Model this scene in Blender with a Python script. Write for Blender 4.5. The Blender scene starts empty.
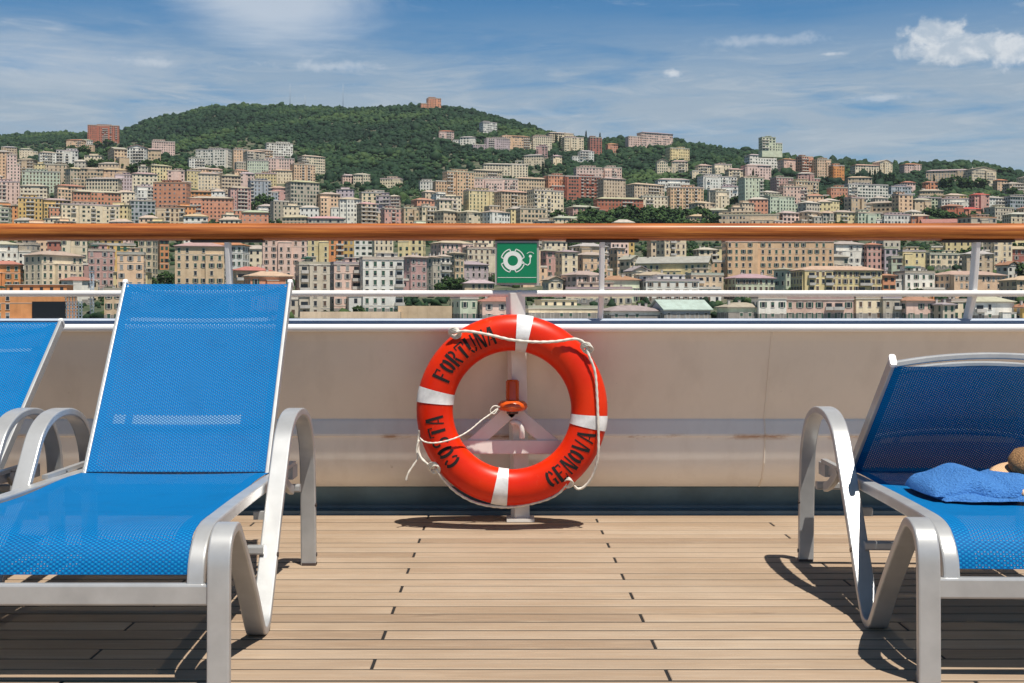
import bpy, math, random
import numpy as np
from mathutils import Vector, Matrix
random.seed(7); rng = np.random.default_rng(7)
R_ = math.radians; PI = math.pi
sc = bpy.context.scene; COL = sc.collection

# ------------------------------------------------------------------ camera
F = 1262.0; H = 0.82; VX = 503.0; VY = 316.0; D = 5.2
cam = bpy.data.cameras.new('camera'); co = bpy.data.objects.new('camera', cam); COL.objects.link(co)
co.location = (0, 0, H); co.rotation_euler = (R_(90), 0, 0)
cam.sensor_width = 36; cam.lens = F / 1024 * 36
cam.shift_x = (512 - VX) / 1024; cam.shift_y = -(341.5 - VY) / 1024
cam.clip_start = 0.05; cam.clip_end = 60000
sc.camera = co
def P(px, py, d): return Vector(((px - VX) / F * d, d, H - (py - VY) / F * d))

# ------------------------------------------------------------------ helpers
def tag(o, label=None, cat=None, group=None, kind=None):
    if label: o['label'] = label
    if cat: o['category'] = cat
    if group: o['group'] = group
    if kind: o['kind'] = kind
    return o
def empty(name, loc=(0, 0, 0), rz=0.0, parent=None):
    o = bpy.data.objects.new(name, None); COL.objects.link(o)
    o.location = loc; o.rotation_euler = (0, 0, rz); o.empty_display_size = 0.2
    if parent: o.parent = parent
    return o
def catmull(pts, n=6):
    pts = [Vector(p) for p in pts]; out = []
    for i in range(len(pts) - 1):
        p0 = pts[max(i - 1, 0)]; p1 = pts[i]; p2 = pts[i + 1]; p3 = pts[min(i + 2, len(pts) - 1)]
        for k in range(n):
            t = k / n
            out.append(0.5 * ((2 * p1) + (-p0 + p2) * t + (2 * p0 - 5 * p1 + 4 * p2 - p3) * t * t + (-p0 + 3 * p1 - 3 * p2 + p3) * t ** 3))
    out.append(pts[-1]); return out
class MB:
    def __init__(s): s.v = []; s.f = []; s.m = []; s.uv = None; s.sm = []
    def add(s, vs, fs, mi=0, smooth=False):
        b = len(s.v); s.v += [tuple(v) for v in vs]
        for f in fs: s.f.append(tuple(b + i for i in f)); s.m.append(mi); s.sm.append(smooth)
    def box(s, c, size, mi=0, rz=0.0, rx=0.0):
        x, y, z = (a / 2 for a in size); vs = []
        for sx, sy, sz in ((-1,-1,-1),(1,-1,-1),(1,1,-1),(-1,1,-1),(-1,-1,1),(1,-1,1),(1,1,1),(-1,1,1)):
            v = Vector((sx*x, sy*y, sz*z))
            if rx: v = Matrix.Rotation(rx, 3, 'X') @ v
            if rz: v = Matrix.Rotation(rz, 3, 'Z') @ v
            vs.append(v + Vector(c))
        s.add(vs, [(0,3,2,1),(4,5,6,7),(0,1,5,4),(1,2,6,5),(2,3,7,6),(3,0,4,7)], mi)
    def quad(s, a, b, c, d, mi=0): s.add([a, b, c, d], [(0, 1, 2, 3)], mi)
    def sweep(s, path, section, mi=0, smooth=True, closed=False, side=None, twist=None, cap=True):
        """section: list of (a,b) offsets; a along 'side' axis, b along the normal"""
        path = [Vector(p) for p in path]; n = len(path); vs = []
        prev = None
        for i, p in enumerate(path):
            if closed: t = path[(i+1) % n] - path[i-1]
            else: t = path[min(i+1, n-1)] - path[max(i-1, 0)]
            t.normalize()
            if side is not None: a = Vector(side); nrm = a.cross(t).normalized(); a = t.cross(nrm).normalized()
            else:
                if prev is None:
                    up = Vector((0,0,1)) if abs(t.z) < 0.9 else Vector((1,0,0))
                    a = t.cross(up).normalized()
                else: a = (prev - t * prev.dot(t)).normalized()
                prev = a; nrm = a.cross(t).normalized()
            sec = section(i) if callable(section) else section
            for (u, w) in sec: vs.append(p + a * u + nrm * w)
        k = len(vs) // n; fs = []
        for i in range(n if closed else n - 1):
            j = (i + 1) % n
            for q in range(k):
                r = (q + 1) % k; fs.append((i*k+q, j*k+q, j*k+r, i*k+r))
        s.add(vs, fs, mi, smooth)
        if cap and not closed:
            b = len(s.v) - n * k
            s.f.append(tuple(b + q for q in range(k))); s.m.append(mi); s.sm.append(False)
            s.f.append(tuple(b + (n-1)*k + q for q in reversed(range(k)))); s.m.append(mi); s.sm.append(False)
    def tube(s, path, r, n=10, mi=0, closed=False):
        s.sweep(path, [(r*math.cos(2*PI*q/n), r*math.sin(2*PI*q/n)) for q in range(n)], mi, True, closed)
    def rope(s, path, r, lay=0.03, mi=0, n=9):
        path = [Vector(p) for p in path]; L = [0.0]
        for i in range(1, len(path)): L.append(L[-1] + (path[i] - path[i-1]).length)
        tot = L[-1]; m = max(8, int(tot / (lay / 5))); pp = []; j = 0
        for i in range(m + 1):
            d = tot * i / m
            while j < len(L) - 2 and L[j+1] < d: j += 1
            t = (d - L[j]) / max(1e-9, L[j+1] - L[j]); pp.append(path[j].lerp(path[j+1], min(1, t)))
        def sec(i):
            ph = 2 * PI * (tot * i / m) / lay
            return [(r*(1+.16*math.cos(3*(2*PI*q/n) - ph))*math.cos(2*PI*q/n), r*(1+.16*math.cos(3*(2*PI*q/n) - ph))*math.sin(2*PI*q/n)) for q in range(n)]
        s.sweep(pp, sec, mi, True)
    def lathe(s, prof, c, n=28, mi=0, axis='Z', smooth=True):
        vs = []; k = len(prof)
        for i in range(n):
            a = 2 * PI * i / n
            for r, z in prof: vs.append(Vector((r*math.cos(a), r*math.sin(a), z)) + Vector(c))
        fs = []
        for i in range(n):
            j = (i + 1) % n
            for q in range(k - 1): fs.append((i*k+q, j*k+q, j*k+q+1, i*k+q+1))
        s.add(vs, fs, mi, smooth)
    def build(s, name, mats, parent=None, loc=(0,0,0), rz=0.0, sharp=False):
        me = bpy.data.meshes.new(name); me.from_pydata(s.v, [], s.f)
        for m in (mats if isinstance(mats, (list, tuple)) else [mats]): me.materials.append(m)
        me.polygons.foreach_set('material_index', s.m); me.polygons.foreach_set('use_smooth', s.sm)
        if s.uv is not None:
            l = me.uv_layers.new(name='UVMap'); vi = np.zeros(len(me.loops), dtype=np.int32); me.loops.foreach_get('vertex_index', vi)
            l.data.foreach_set('uv', np.array(s.uv, dtype=np.float32)[vi].ravel())
        me.update()
        if sharp: me.set_sharp_from_angle(angle=R_(20))
        o = bpy.data.objects.new(name, me); COL.objects.link(o); o.location = loc; o.rotation_euler = (0,0,rz)
        if parent: o.parent = parent
        return o
def bar_section(w, t, c=0.005, n=3):
    """rounded rectangle, w along side axis, t along normal"""
    out = []; hw, ht = w/2 - c, t/2 - c
    for cx, cy, a0 in ((hw, ht, 0), (-hw, ht, 90), (-hw, -ht, 180), (hw, -ht, 270)):
        for k in range(n + 1):
            a = R_(a0 + 90 * k / n); out.append((cx + c*math.cos(a), cy + c*math.sin(a)))
    return out
def copy_tree(o, parent=None):
    c = o.copy(); COL.objects.link(c)
    if parent: c.parent = parent
    for ch in list(o.children): copy_tree(ch, c)
    return c

# ------------------------------------------------------------------ materials
class NT:
    def __init__(s, name):
        s.mat = bpy.data.materials.new(name); s.mat.use_nodes = True; s.t = s.mat.node_tree; s.n = s.t.nodes
        s.b = s.n['Principled BSDF']; s.out = s.n['Material Output']
    def new(s, typ, **kw):
        nd = s.n.new(typ)
        for k, v in kw.items():
            if k in nd.inputs.keys(): nd.inputs[k].default_value = v
            else: setattr(nd, k, v)
        return nd
    def link(s, a, b): s.t.links.new(a, b)
    def math(s, op, a, b=None, clamp=False):
        nd = s.n.new('ShaderNodeMath'); nd.operation = op; nd.use_clamp = clamp
        for i, x in enumerate((a, b)):
            if x is None: continue
            if isinstance(x, (int, float)): nd.inputs[i].default_value = x
            else: s.link(x, nd.inputs[i])
        return nd.outputs[0]
    def mix(s, fac, a, b, blend='MIX'):
        nd = s.n.new('ShaderNodeMix'); nd.data_type = 'RGBA'; nd.blend_type = blend
        for sock, x in ((nd.inputs['Factor'], fac), (nd.inputs[6], a), (nd.inputs[7], b)):
            if isinstance(x, (int, float)): sock.default_value = x
            elif isinstance(x, (tuple, list)): sock.default_value = (*x[:3], 1)
            else: s.link(x, sock)
        return nd.outputs[2]
    def ramp(s, fac, stops):
        nd = s.n.new('ShaderNodeValToRGB'); e = nd.color_ramp.elements
        while len(e) < len(stops): e.new(0.5)
        for i, (p, c) in enumerate(stops):
            e[i].position = p; e[i].color = (c, c, c, 1) if isinstance(c, (int, float)) else (*c[:3], 1)
        s.link(fac, nd.inputs[0]); return nd.outputs[0]
    def noise(s, scale, detail=4, rough=.55, vec=None, stretch=None):
        if vec is None:
            tc = s.n.new('ShaderNodeTexCoord'); vec = tc.outputs['Object']
        if stretch:
            mp = s.n.new('ShaderNodeMapping'); mp.inputs['Scale'].default_value = stretch; s.link(vec, mp.inputs[0]); vec = mp.outputs[0]
        nd = s.new('ShaderNodeTexNoise', Scale=scale, Detail=detail, Roughness=rough); s.link(vec, nd.inputs['Vector']); return nd.outputs['Fac']
    def bump(s, h, strength=.3, dist=.002):
        nd = s.new('ShaderNodeBump', Strength=strength, Distance=dist); s.link(h, nd.inputs['Height']); s.link(nd.outputs[0], s.b.inputs['Normal'])
    def base(s, x):
        if isinstance(x, (tuple, list)): s.b.inputs['Base Color'].default_value = (*x[:3], 1)
        else: s.link(x, s.b.inputs['Base Color'])
    def set(s, **kw):
        for k, v in kw.items(): s.b.inputs[k.replace('_', ' ')].default_value = v
def paint(name, col, rough=.45, var=.12, scale=3, bump=.15, bscale=60, bd=.001, metal=0.0, coat=0.0):
    m = NT(name); n1 = m.noise(scale, 6)
    dark = tuple(c * (1 - var) for c in col); lite = tuple(min(1, c * (1 + var * .6)) for c in col)
    m.base(m.mix(m.ramp(n1, [(.3, 0.0), (.7, 1.0)]), dark, lite)); m.set(Roughness=rough, Metallic=metal, Coat_Weight=coat)
    if bump: m.bump(m.noise(bscale, 3), bump, bd)
    return m.mat

M = {}
M['deck_caulk'] = paint('deck_caulk', (.012, .011, .010), .7, .2, 20, .2)
# teak planks
m = NT('weathered_teak'); geo = m.new('ShaderNodeNewGeometry'); rnd = geo.outputs['Random Per Island']
tc = m.new('ShaderNodeTexCoord'); ob = tc.outputs['Object']
comb = m.new('ShaderNodeCombineXYZ'); m.link(m.math('MULTIPLY', rnd, 60.0), comb.inputs[2]); m.link(m.math('MULTIPLY', rnd, 37.0), comb.inputs[0])
va = m.new('ShaderNodeVectorMath', operation='ADD'); m.link(ob, va.inputs[0]); m.link(comb.outputs[0], va.inputs[1])
g1 = m.noise(26, 6, .65, va.outputs[0], (.12, 1.6, 1)); g2 = m.noise(120, 4, .6, va.outputs[0], (.06, 2.2, 1)); g3 = m.noise(1.1, 4, .6, ob)
c1 = m.ramp(rnd, [(0, (.29, .210, .148)), (.3, (.37, .280, .200)), (.7, (.42, .325, .238)), (.9, (.34, .25, .175)), (1, (.455, .365, .275))])
c2 = m.mix(m.ramp(g1, [(.35, 1.0), (.62, 0.0)]), c1, (.33, .205, .115)); c2 = m.mix(.35, c1, c2)
c3 = m.mix(m.math('MULTIPLY', m.ramp(g2, [(.52, 0.0), (.72, 1.0)]), .45), c2, (.66, .50, .34))
c4 = m.mix(m.math('MULTIPLY', m.ramp(g3, [(.42, 0.0), (.66, 1.0)]), .38), c3, (.25, .17, .105))
spot = m.ramp(m.noise(7, 3, .5, ob, (.5, 1.3, 1)), [(.70, 0.0), (.78, 1.0)])
m.base(m.mix(m.math('MULTIPLY', spot, .5), c4, (.16, .11, .075))); m.set(Roughness=.62, Specular_IOR_Level=.3); m.bump(g2, .35, .0015)
M['teak'] = m.mat
# varnished handrail
m = NT('varnished_teak'); a1 = m.noise(9, 8, .66, None, (.22, 9, 9)); a2 = m.noise(60, 5, .6, None, (.05, 2, 2)); a3 = m.noise(1.3, 3)
cc = m.ramp(a1, [(.34, (.13, .030, .006)), (.5, (.40, .118, .020)), (.66, (.60, .225, .045))])
cc = m.mix(m.math('MULTIPLY', m.ramp(a2, [(.45, 0.0), (.62, 1.0)]), .65), cc, (.17, .035, .006))
cc = m.mix(m.math('MULTIPLY', m.ramp(a3, [(.4, 0.0), (.65, 1.0)]), .35), cc, (.42, .10, .018))
m.base(cc); m.set(Roughness=.5, Specular_IOR_Level=.35, Coat_Weight=.14, Coat_Roughness=.2); m.bump(a2, .25, .001); M['handrail'] = m.mat
# bulwark paint with rust along the stiffener edge and stains
def ship_white(name, col, rust=.0):
    m = NT(name); n1 = m.noise(2.2, 7, .6); n2 = m.noise(9, 5, .6, None, (1, 1, .25)); sp = m.noise(16, 3, .5)
    c = m.mix(m.ramp(n1, [(.3, 0.0), (.7, 1.0)]), tuple(x*.9 for x in col), col)
    c = m.mix(m.math('MULTIPLY', m.ramp(n2, [(.5, 0.0), (.75, 1.0)]), .22), c, (.50, .43, .35))
    c = m.mix(m.math('MULTIPLY', m.ramp(sp, [(.72, 0.0), (.76, 1.0)]), .35), c, (.28, .22, .18))
    if rust:
        tc = m.new('ShaderNodeTexCoord'); sep = m.new('ShaderNodeSeparateXYZ'); m.link(tc.outputs['Object'], sep.inputs[0])
        near = m.ramp(m.math('ABSOLUTE', m.math('SUBTRACT', sep.outputs[2], rust)), [(0, 1.0), (.016, 0.0)])
        rn = m.ramp(m.noise(5, 6, .7, None, (1, 1, 3)), [(.5, 0.0), (.62, 1.0)])
        c = m.mix(m.math('MULTIPLY', m.math('MULTIPLY', near, rn), .8), c, (.34, .15, .05))
    m.base(c); m.set(Roughness=.4); m.bump(m.noise(5, 4, .5), .25, .01); return m.mat
M['bulwark'] = ship_white('bulwark_white_paint', (.865, .785, .675), .337)
M['bulwark_low'] = ship_white('bulwark_lower_white_paint', (.88, .84, .775), .334)
M['cap_grey'] = paint('cap_blue_grey_paint', (.40, .455, .54), .5, .12, 4)
M['cap_white'] = paint('cap_white_paint', (.85, .84, .82), .4, .05, 6)
M['waterway'] = paint('waterway_dark_teal_paint', (.095, .165, .21), .45, .3, 5)
M['rail_white'] = paint('rail_white_paint', (.82, .81, .79), .35, .06, 8)
M['post_white'] = paint('post_white_paint', (.80, .775, .72), .4, .10, 10)
M['steel_dark'] = paint('dark_bracket_steel', (.06, .04, .03), .5, .3, 12)
M['silver'] = paint('silver_powder_coat', (.47, .475, .475), .36, .12, 14, .12, 220, .0005, .35)
M['silver_cap'] = paint('white_plastic_end_cap', (.8, .8, .8), .4, .04)
m = NT('orange_plastic'); w1 = m.noise(5, 5); w2 = m.ramp(m.noise(22, 7, .75, None, (1, 1, .35)), [(.60, 0.0), (.70, 1.0)]); w3 = m.ramp(m.noise(7, 5, .6), [(.52, 0.0), (.75, 1.0)])
bc = m.mix(m.ramp(w1, [(.35, 0.0), (.7, 1.0)]), (.62, .015, .0008), (.76, .034, .002)); bc = m.mix(m.math('MULTIPLY', w2, .35), bc, (.78, .20, .10)); m.base(m.mix(m.math('MULTIPLY', w3, .35), bc, (.36, .018, .006)))
m.set(Roughness=.34, Specular_IOR_Level=.32, Coat_Weight=.0); m.bump(m.noise(14, 4), .12, .004); M['buoy'] = m.mat
M['band'] = paint('reflective_tape', (.76, .76, .76), .35, .30, 18, .4, 60, .0015)
M['ink'] = paint('black_stencil_paint', (.006, .005, .005), .85, .2, 40)
M['rope'] = paint('white_rope', (.72, .68, .60), .8, .2, 40, .5, 250, .001)
M['lamp_orange'] = paint('orange_lamp_plastic', (.72, .10, .012), .25, .1, 20, 0, coat=.5)
M['lamp_dark'] = paint('dark_lamp_base', (.07, .05, .045), .4, .2, 20)
M['sign_green'] = paint('sign_green', (.0, .20, .085), .4, .06, 6, 0)
M['sign_white'] = paint('sign_white', (.75, .80, .76), .5, .05, 30, 0)
M['sign_frame'] = paint('sign_grey_frame', (.42, .40, .37), .4, .1, 10)
# sling fabric: staggered open weave (uv in metres)
def sling(name, col, lite, holes=.80, bands=()):
    m = NT(name); uv = m.new('ShaderNodeUVMap'); sep = m.new('ShaderNodeSeparateXYZ'); m.link(uv.outputs[0], sep.inputs[0])
    u = m.math('SINE', m.math('MULTIPLY', sep.outputs[0], 2*PI/.0135)); v = m.math('SINE', m.math('MULTIPLY', sep.outputs[1], 2*PI/.0100))
    w = m.math('MULTIPLY', u, v)
    edge = m.math('LESS_THAN', m.math('ABSOLUTE', sep.outputs[0]), .252)
    hole = m.math('MULTIPLY', m.math('GREATER_THAN', w, holes), edge)
    wv = m.math('MULTIPLY', m.math('ADD', w, 1.0), .5)
    big = m.noise(6, 5, .6, uv.outputs[0])
    c = m.mix(m.ramp(wv, [(.12, 1.0), (.5, .0)]), col, lite)
    c = m.mix(m.math('MULTIPLY', m.ramp(big, [(.5, 0.0), (.72, 1.0)]), .22), c, tuple(x*.55 for x in col))
    for (v0, v1, x0, x1, k) in bands:  # pale dashes imitating light that shows through the mesh at the back bars
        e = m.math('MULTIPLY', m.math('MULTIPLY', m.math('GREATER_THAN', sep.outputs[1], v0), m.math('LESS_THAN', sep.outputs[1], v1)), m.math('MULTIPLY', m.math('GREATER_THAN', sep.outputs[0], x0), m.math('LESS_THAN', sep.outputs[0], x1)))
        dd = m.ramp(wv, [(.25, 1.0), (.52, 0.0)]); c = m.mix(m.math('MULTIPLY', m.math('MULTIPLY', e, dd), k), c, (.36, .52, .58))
    m.base(c); m.set(Roughness=.6, Specular_IOR_Level=.12); m.bump(m.math('MULTIPLY', wv, -1.0), .35, .002)
    tr = m.new('ShaderNodeBsdfTranslucent'); m.link(c, tr.inputs[0]); mx = m.new('ShaderNodeMixShader'); mx.inputs[0].default_value = .015
    m.link(m.b.outputs[0], mx.inputs[1]); m.link(tr.outputs[0], mx.inputs[2])
    tp = m.new('ShaderNodeBsdfTransparent'); mx2 = m.new('ShaderNodeMixShader'); m.link(hole, mx2.inputs[0])
    m.link(mx.outputs[0], mx2.inputs[1]); m.link(tp.outputs[0], mx2.inputs[2]); m.link(mx2.outputs[0], m.out.inputs[0]); return m.mat
M['sling'] = sling('blue_sling_fabric', (.0003, .106, .33), (.004, .235, .50), .87)
M['sling_back'] = sling('blue_backrest_fabric', (.0003, .106, .33), (.004, .235, .50), .86, ((.172, .205, -.165, .175, .55), (.172, .205, -.225, -.188, .5), (.562, .578, -.235, .22, .32)))  # backlight at the cross-bars is painted into this weave as pale bands
m = NT('terry_towel'); t1 = m.noise(18, 5); t2 = m.noise(170, 3, .7); t3 = m.mix(t1, (.07, .235, .60), (.12, .33, .74)); m.base(m.mix(m.math('MULTIPLY', m.ramp(t2, [(.35, 1.0), (.6, 0.0)]), .5), t3, (.03, .13, .44)))
m.set(Roughness=.95, Specular_IOR_Level=.05); m.bump(t2, 1.0, .012); M['towel'] = m.mat
m = NT('woven_straw'); tc = m.new('ShaderNodeTexCoord'); wv = m.new('ShaderNodeTexWave', Scale=45, Distortion=9, Detail=3); wv.inputs['Detail Scale'].default_value = 4; m.link(tc.outputs['Object'], wv.inputs[0])
m.base(m.mix(m.math('MULTIPLY', m.math('ADD', wv.outputs['Fac'], .6), m.noise(130, 3)), (.16, .07, .025), (.50, .28, .12))); m.set(Roughness=.8); m.bump(wv.outputs['Fac'], .8, .004); M['straw'] = m.mat
m = NT('pale_straw'); tc = m.new('ShaderNodeTexCoord'); wv = m.new('ShaderNodeTexWave', Scale=50, Distortion=2); m.link(tc.outputs['Object'], wv.inputs[0])
m.base(m.mix(wv.outputs['Fac'], (.55, .32, .17), (.74, .50, .30))); m.set(Roughness=.75); m.bump(wv.outputs['Fac'], .4, .002); M['straw_pale'] = m.mat
# city
def ocol(name, var=.14, rough=.85, scale=.25, streak=True):
    m = NT(name); oi = m.new('ShaderNodeObjectInfo'); c = oi.outputs['Color']
    n1 = m.noise(scale, 5, .6); c = m.mix(m.math('MULTIPLY', m.ramp(n1, [(.38, 0.0), (.7, 1.0)]), .55), c, m.mix(1.0, c, (.62, .58, .55), 'MULTIPLY'))
    if streak:
        n2 = m.noise(.9, 4, .6, None, (1, 1, .08)); c = m.mix(m.math('MULTIPLY', m.ramp(n2, [(.5, 0.0), (.7, 1.0)]), .3), c, m.mix(1.0, c, (.5, .47, .44), 'MULTIPLY'))
    m.base(c); m.set(Roughness=rough, Specular_IOR_Level=.2); return m.mat
M['stucco'] = ocol('stucco'); M['roofing'] = ocol('roof_covering', .2, .9, .5, False)
M['trim'] = paint('stone_trim', (.62, .57, .50), .8, .15, .5, 0); M['plinth'] = paint('plinth_stone', (.30, .27, .24), .9, .25, .6, 0)
m = NT('window_glass'); m.base((.022, .026, .032)); m.set(Roughness=.18, Specular_IOR_Level=.5); M['glass'] = m.mat
M['green_shutter'] = paint('green_shutter', (.035, .095, .065), .6, .2, 2, 0); M['brown_shutter'] = paint('brown_shutter', (.12, .075, .05), .6, .2, 2, 0)
M['grey_shutter'] = paint('grey_shutter', (.30, .30, .29), .6, .2, 2, 0)
M['awning'] = paint('green_awning', (.02, .19, .14), .7, .15, 2, 0); M['concrete'] = paint('pale_concrete', (.50, .47, .43), .85, .2, .5, 0)
M['black_screen'] = paint('black_screen', (.008, .008, .010), .35, .1, 2, 0)
M['steel_pale'] = paint('pale_blue_steel', (.30, .36, .42), .5, .15, 1, 0); M['crane_orange'] = paint('orange_crane_paint', (.55, .20, .04), .5, .15, 1, 0)
def foliage(name, c0, c1, c2, tint=False):
    m = NT(name)
    if tint:
        at = m.new('ShaderNodeAttribute', attribute_name='tint'); r = at.outputs['Fac']
    else: r = m.new('ShaderNodeNewGeometry').outputs['Random Per Island']
    c = m.ramp(r, [(0, c0), (.55, c1), (1, c2)])
    n1 = m.noise(.35 if tint else .9, 4, .7); c = m.mix(m.math('MULTIPLY', n1, .5), c, m.mix(1.0, c, (.45, .5, .45), 'MULTIPLY'))
    m.base(c); m.set(Roughness=.7, Specular_IOR_Level=.15); return m.mat
M['leaf'] = foliage('tree_leaves', (.018, .040, .014), (.040, .082, .024), (.075, .125, .034))
M['leaf_dark'] = foliage('cypress_leaves', (.012, .028, .014), (.020, .045, .018), (.034, .062, .024))
M['forest'] = foliage('forest_leaves', (.010, .028, .014), (.022, .054, .023), (.066, .108, .034), True)
M['bark'] = paint('bark', (.10, .075, .055), .9, .3, 3, 0)
m = NT('hillside_ground'); h1 = m.noise(.012, 6, .6); h2 = m.noise(.09, 5, .65)
m.base(m.mix(m.ramp(h2, [(.4, 0.0), (.6, 1.0)]), m.mix(h1, (.022, .045, .016), (.045, .07, .024)), m.mix(h1, (.20, .165, .125), (.035, .055, .022)))); m.set(Roughness=.95); M['ground'] = m.mat
m = NT('harbour_water'); m.base((.012, .045, .060)); m.set(Roughness=.12); m.bump(m.noise(.6, 5), .6, .3); M['water'] = m.mat

# ------------------------------------------------------------------ light
SUN = Vector((.20, -.36, 1.0)).normalized()
sl = bpy.data.lights.new('sun', 'SUN'); so = bpy.data.objects.new('sun', sl); COL.objects.link(so)
sl.energy = 5.0; sl.angle = R_(.5); sl.color = (1, .94, .845); so.rotation_euler = SUN.to_track_quat('Z', 'Y').to_euler(); so.location = (2, -3, 10)
w = bpy.data.worlds.new('World'); sc.world = w; w.use_nodes = True; t = w.node_tree; N = t.nodes; N.clear()
def wn(typ, **kw):
    nd = N.new(typ)
    for k, v in kw.items():
        if k in nd.inputs.keys(): nd.inputs[k].default_value = v
        else: setattr(nd, k, v)
    return nd
def wm(op, a, b=None, c=None, clamp=False):
    nd = N.new('ShaderNodeMath'); nd.operation = op; nd.use_clamp = clamp
    for i, x in enumerate((a, b, c)):
        if x is None: continue
        if isinstance(x, (int, float)): nd.inputs[i].default_value = x
        else: t.links.new(x, nd.inputs[i])
    return nd.outputs[0]
def wmix(f, a, b, blend='MIX'):
    nd = N.new('ShaderNodeMix'); nd.data_type = 'RGBA'; nd.blend_type = blend
    for s_, x in ((nd.inputs['Factor'], f), (nd.inputs[6], a), (nd.inputs[7], b)):
        if isinstance(x, (int, float)): s_.default_value = x
        elif isinstance(x, tuple): s_.default_value = (*x, 1)
        else: t.links.new(x, s_)
    return nd.outputs[2]
sky = wn('ShaderNodeTexSky', sky_type='NISHITA', sun_disc=False); sky.sun_elevation = math.asin(SUN.z); sky.sun_rotation = math.atan2(SUN.x, SUN.y)
sky.altitude = 30; sky.air_density = 1.0; sky.dust_density = .6; sky.ozone_density = 3.0
geo = wn('ShaderNodeTexCoord'); sep = wn('ShaderNodeSeparateXYZ'); t.links.new(geo.outputs['Generated'], sep.inputs[0])
AZ = wm('ARCTAN2', sep.outputs[0], sep.outputs[1]); EL = wm('ARCSINE', sep.outputs[2])
def wnoise(scale, sx, sy, detail=7, rough=.6, off=0.0, dist=0.0):
    cv = N.new('ShaderNodeCombineXYZ'); t.links.new(wm('MULTIPLY', AZ, sx), cv.inputs[0]); t.links.new(wm('MULTIPLY', EL, sy), cv.inputs[1]); cv.inputs[2].default_value = off
    nd = wn('ShaderNodeTexNoise', Scale=scale, Detail=detail, Roughness=rough, Distortion=dist); t.links.new(cv.outputs[0], nd.inputs['Vector']); return nd.outputs['Fac']
def smooth(x, a, b): 
    nd = N.new('ShaderNodeMapRange'); nd.interpolation_type = 'SMOOTHSTEP'; nd.inputs[1].default_value = a; nd.inputs[2].default_value = b
    t.links.new(x, nd.inputs[0]); return nd.outputs[0]
def blob(px, py, rx, ry):
    az = math.atan((px - VX) / F); el = math.atan((VY - py) / F * math.cos(az))
    dx = wm('DIVIDE', wm('SUBTRACT', AZ, az), rx / F); dy = wm('DIVIDE', wm('SUBTRACT', EL, el), ry / F)
    return wm('SUBTRACT', 1.0, wm('SQRT', wm('ADD', wm('MULTIPLY', dx, dx), wm('MULTIPLY', dy, dy))))
skyc = sky.outputs[0]
grade = wmix(1.0, skyc, (.33, .73, .95), 'MULTIPLY')
base = wmix(smooth(EL, .04, .30), wmix(.75, skyc, grade), grade); base = wmix(1.0, base, wmix(smooth(EL, .26, .75), (1.0, 1.0, 1.0), (.42, .42, .42)), 'MULTIPLY')
n_hi = wnoise(1.0, 5, 26, 8, .62, 1.3, .6); n_lo = wnoise(1.0, 7, 40, 8, .6, 5.1, .4); n_cu = wnoise(1.0, 62, 70, 8, .62, 2.2, .3); n_w = wnoise(1.0, 14, 60, 8, .6, 8.2, .8)
# veil of stratus near the horizon, thinning upwards
veil = wm('MULTIPLY', smooth(n_lo, .22, .58), smooth(wm('MULTIPLY', EL, -1.0), -.255, -.155))
col = wmix(wm('MULTIPLY', veil, .86), base, (4.0, 4.8, 5.6))
n_s = wnoise(1.0, 9, 75, 9, .68, 3.7, 1.2); n_g = wnoise(1.0, 22, 90, 8, .65, 11.4, .7)
low = smooth(wm('MULTIPLY', EL, -1.0), -.235, -.17)
s1 = wm('MULTIPLY', smooth(n_s, .46, .66), low); col = wmix(wm('MULTIPLY', s1, .34), col, (5.6, 6.1, 6.5))
s2 = wm('MULTIPLY', smooth(n_g, .54, .70), low); col = wmix(wm('MULTIPLY', s2, .26), col, (3.0, 3.9, 5.1))
# thin streaks
st = wm('MULTIPLY', smooth(n_w, .56, .78), smooth(n_hi, .40, .62)); col = wmix(wm('MULTIPLY', st, .42), col, (6.6, 7.0, 7.4))
# broad bright cirrus, upper left, and the fair-weather cumulus, upper right
ci = smooth(wm('ADD', blob(285, 8, 130, 52), wm('MULTIPLY', wm('SUBTRACT', n_hi, .5), 1.1)), .0, .75); col = wmix(wm('MULTIPLY', ci, .62), col, (7.4, 7.8, 8.2))
ci2 = smooth(wm('ADD', blob(40, 60, 190, 40), wm('MULTIPLY', wm('SUBTRACT', n_lo, .5), 1.2)), .0, .9); col = wmix(wm('MULTIPLY', ci2, .5), col, (5.6, 6.2, 6.9))
cub = wm('MAXIMUM', blob(968, 48, 72, 16), wm('MAXIMUM', blob(934, 34, 32, 18), blob(1050, 48, 80, 18)))
cu = smooth(wm('ADD', cub, wm('MULTIPLY', wm('SUBTRACT', n_cu, .5), 1.9)), -.02, .50); cuc = wmix(smooth(wnoise(1.0, 50, 70, 6, .6, 2.35, .3), .38, .62), (5.0, 5.8, 6.7), (7.7, 8.0, 8.3)); col = wmix(wm('MULTIPLY', cu, .82), col, cuc)
for (px, py, rx, ry, k) in ((672, 73, 16, 5, .6), (830, 54, 18, 2.5, .45), (770, 40, 70, 7, .3), (880, 98, 40, 4, .3), (155, 62, 40, 6, .3), (330, 66, 60, 7, .35)):
    b = smooth(wm('ADD', blob(px, py, rx, ry), wm('MULTIPLY', wm('SUBTRACT', n_cu, .5), 2.6)), .0, 1.0); col = wmix(wm('MULTIPLY', b, k), col, (8.4, 8.6, 8.8))
bg = wn('ShaderNodeBackground', Strength=.084); t.links.new(col, bg.inputs[0]); wo = wn('ShaderNodeOutputWorld'); t.links.new(bg.outputs[0], wo.inputs[0])
sc.view_settings.view_transform = 'Standard'; sc.view_settings.look = 'None'; sc.view_settings.exposure = 0.22; sc.view_settings.gamma = 1.0; sc.view_settings.use_curve_mapping = False

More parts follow.
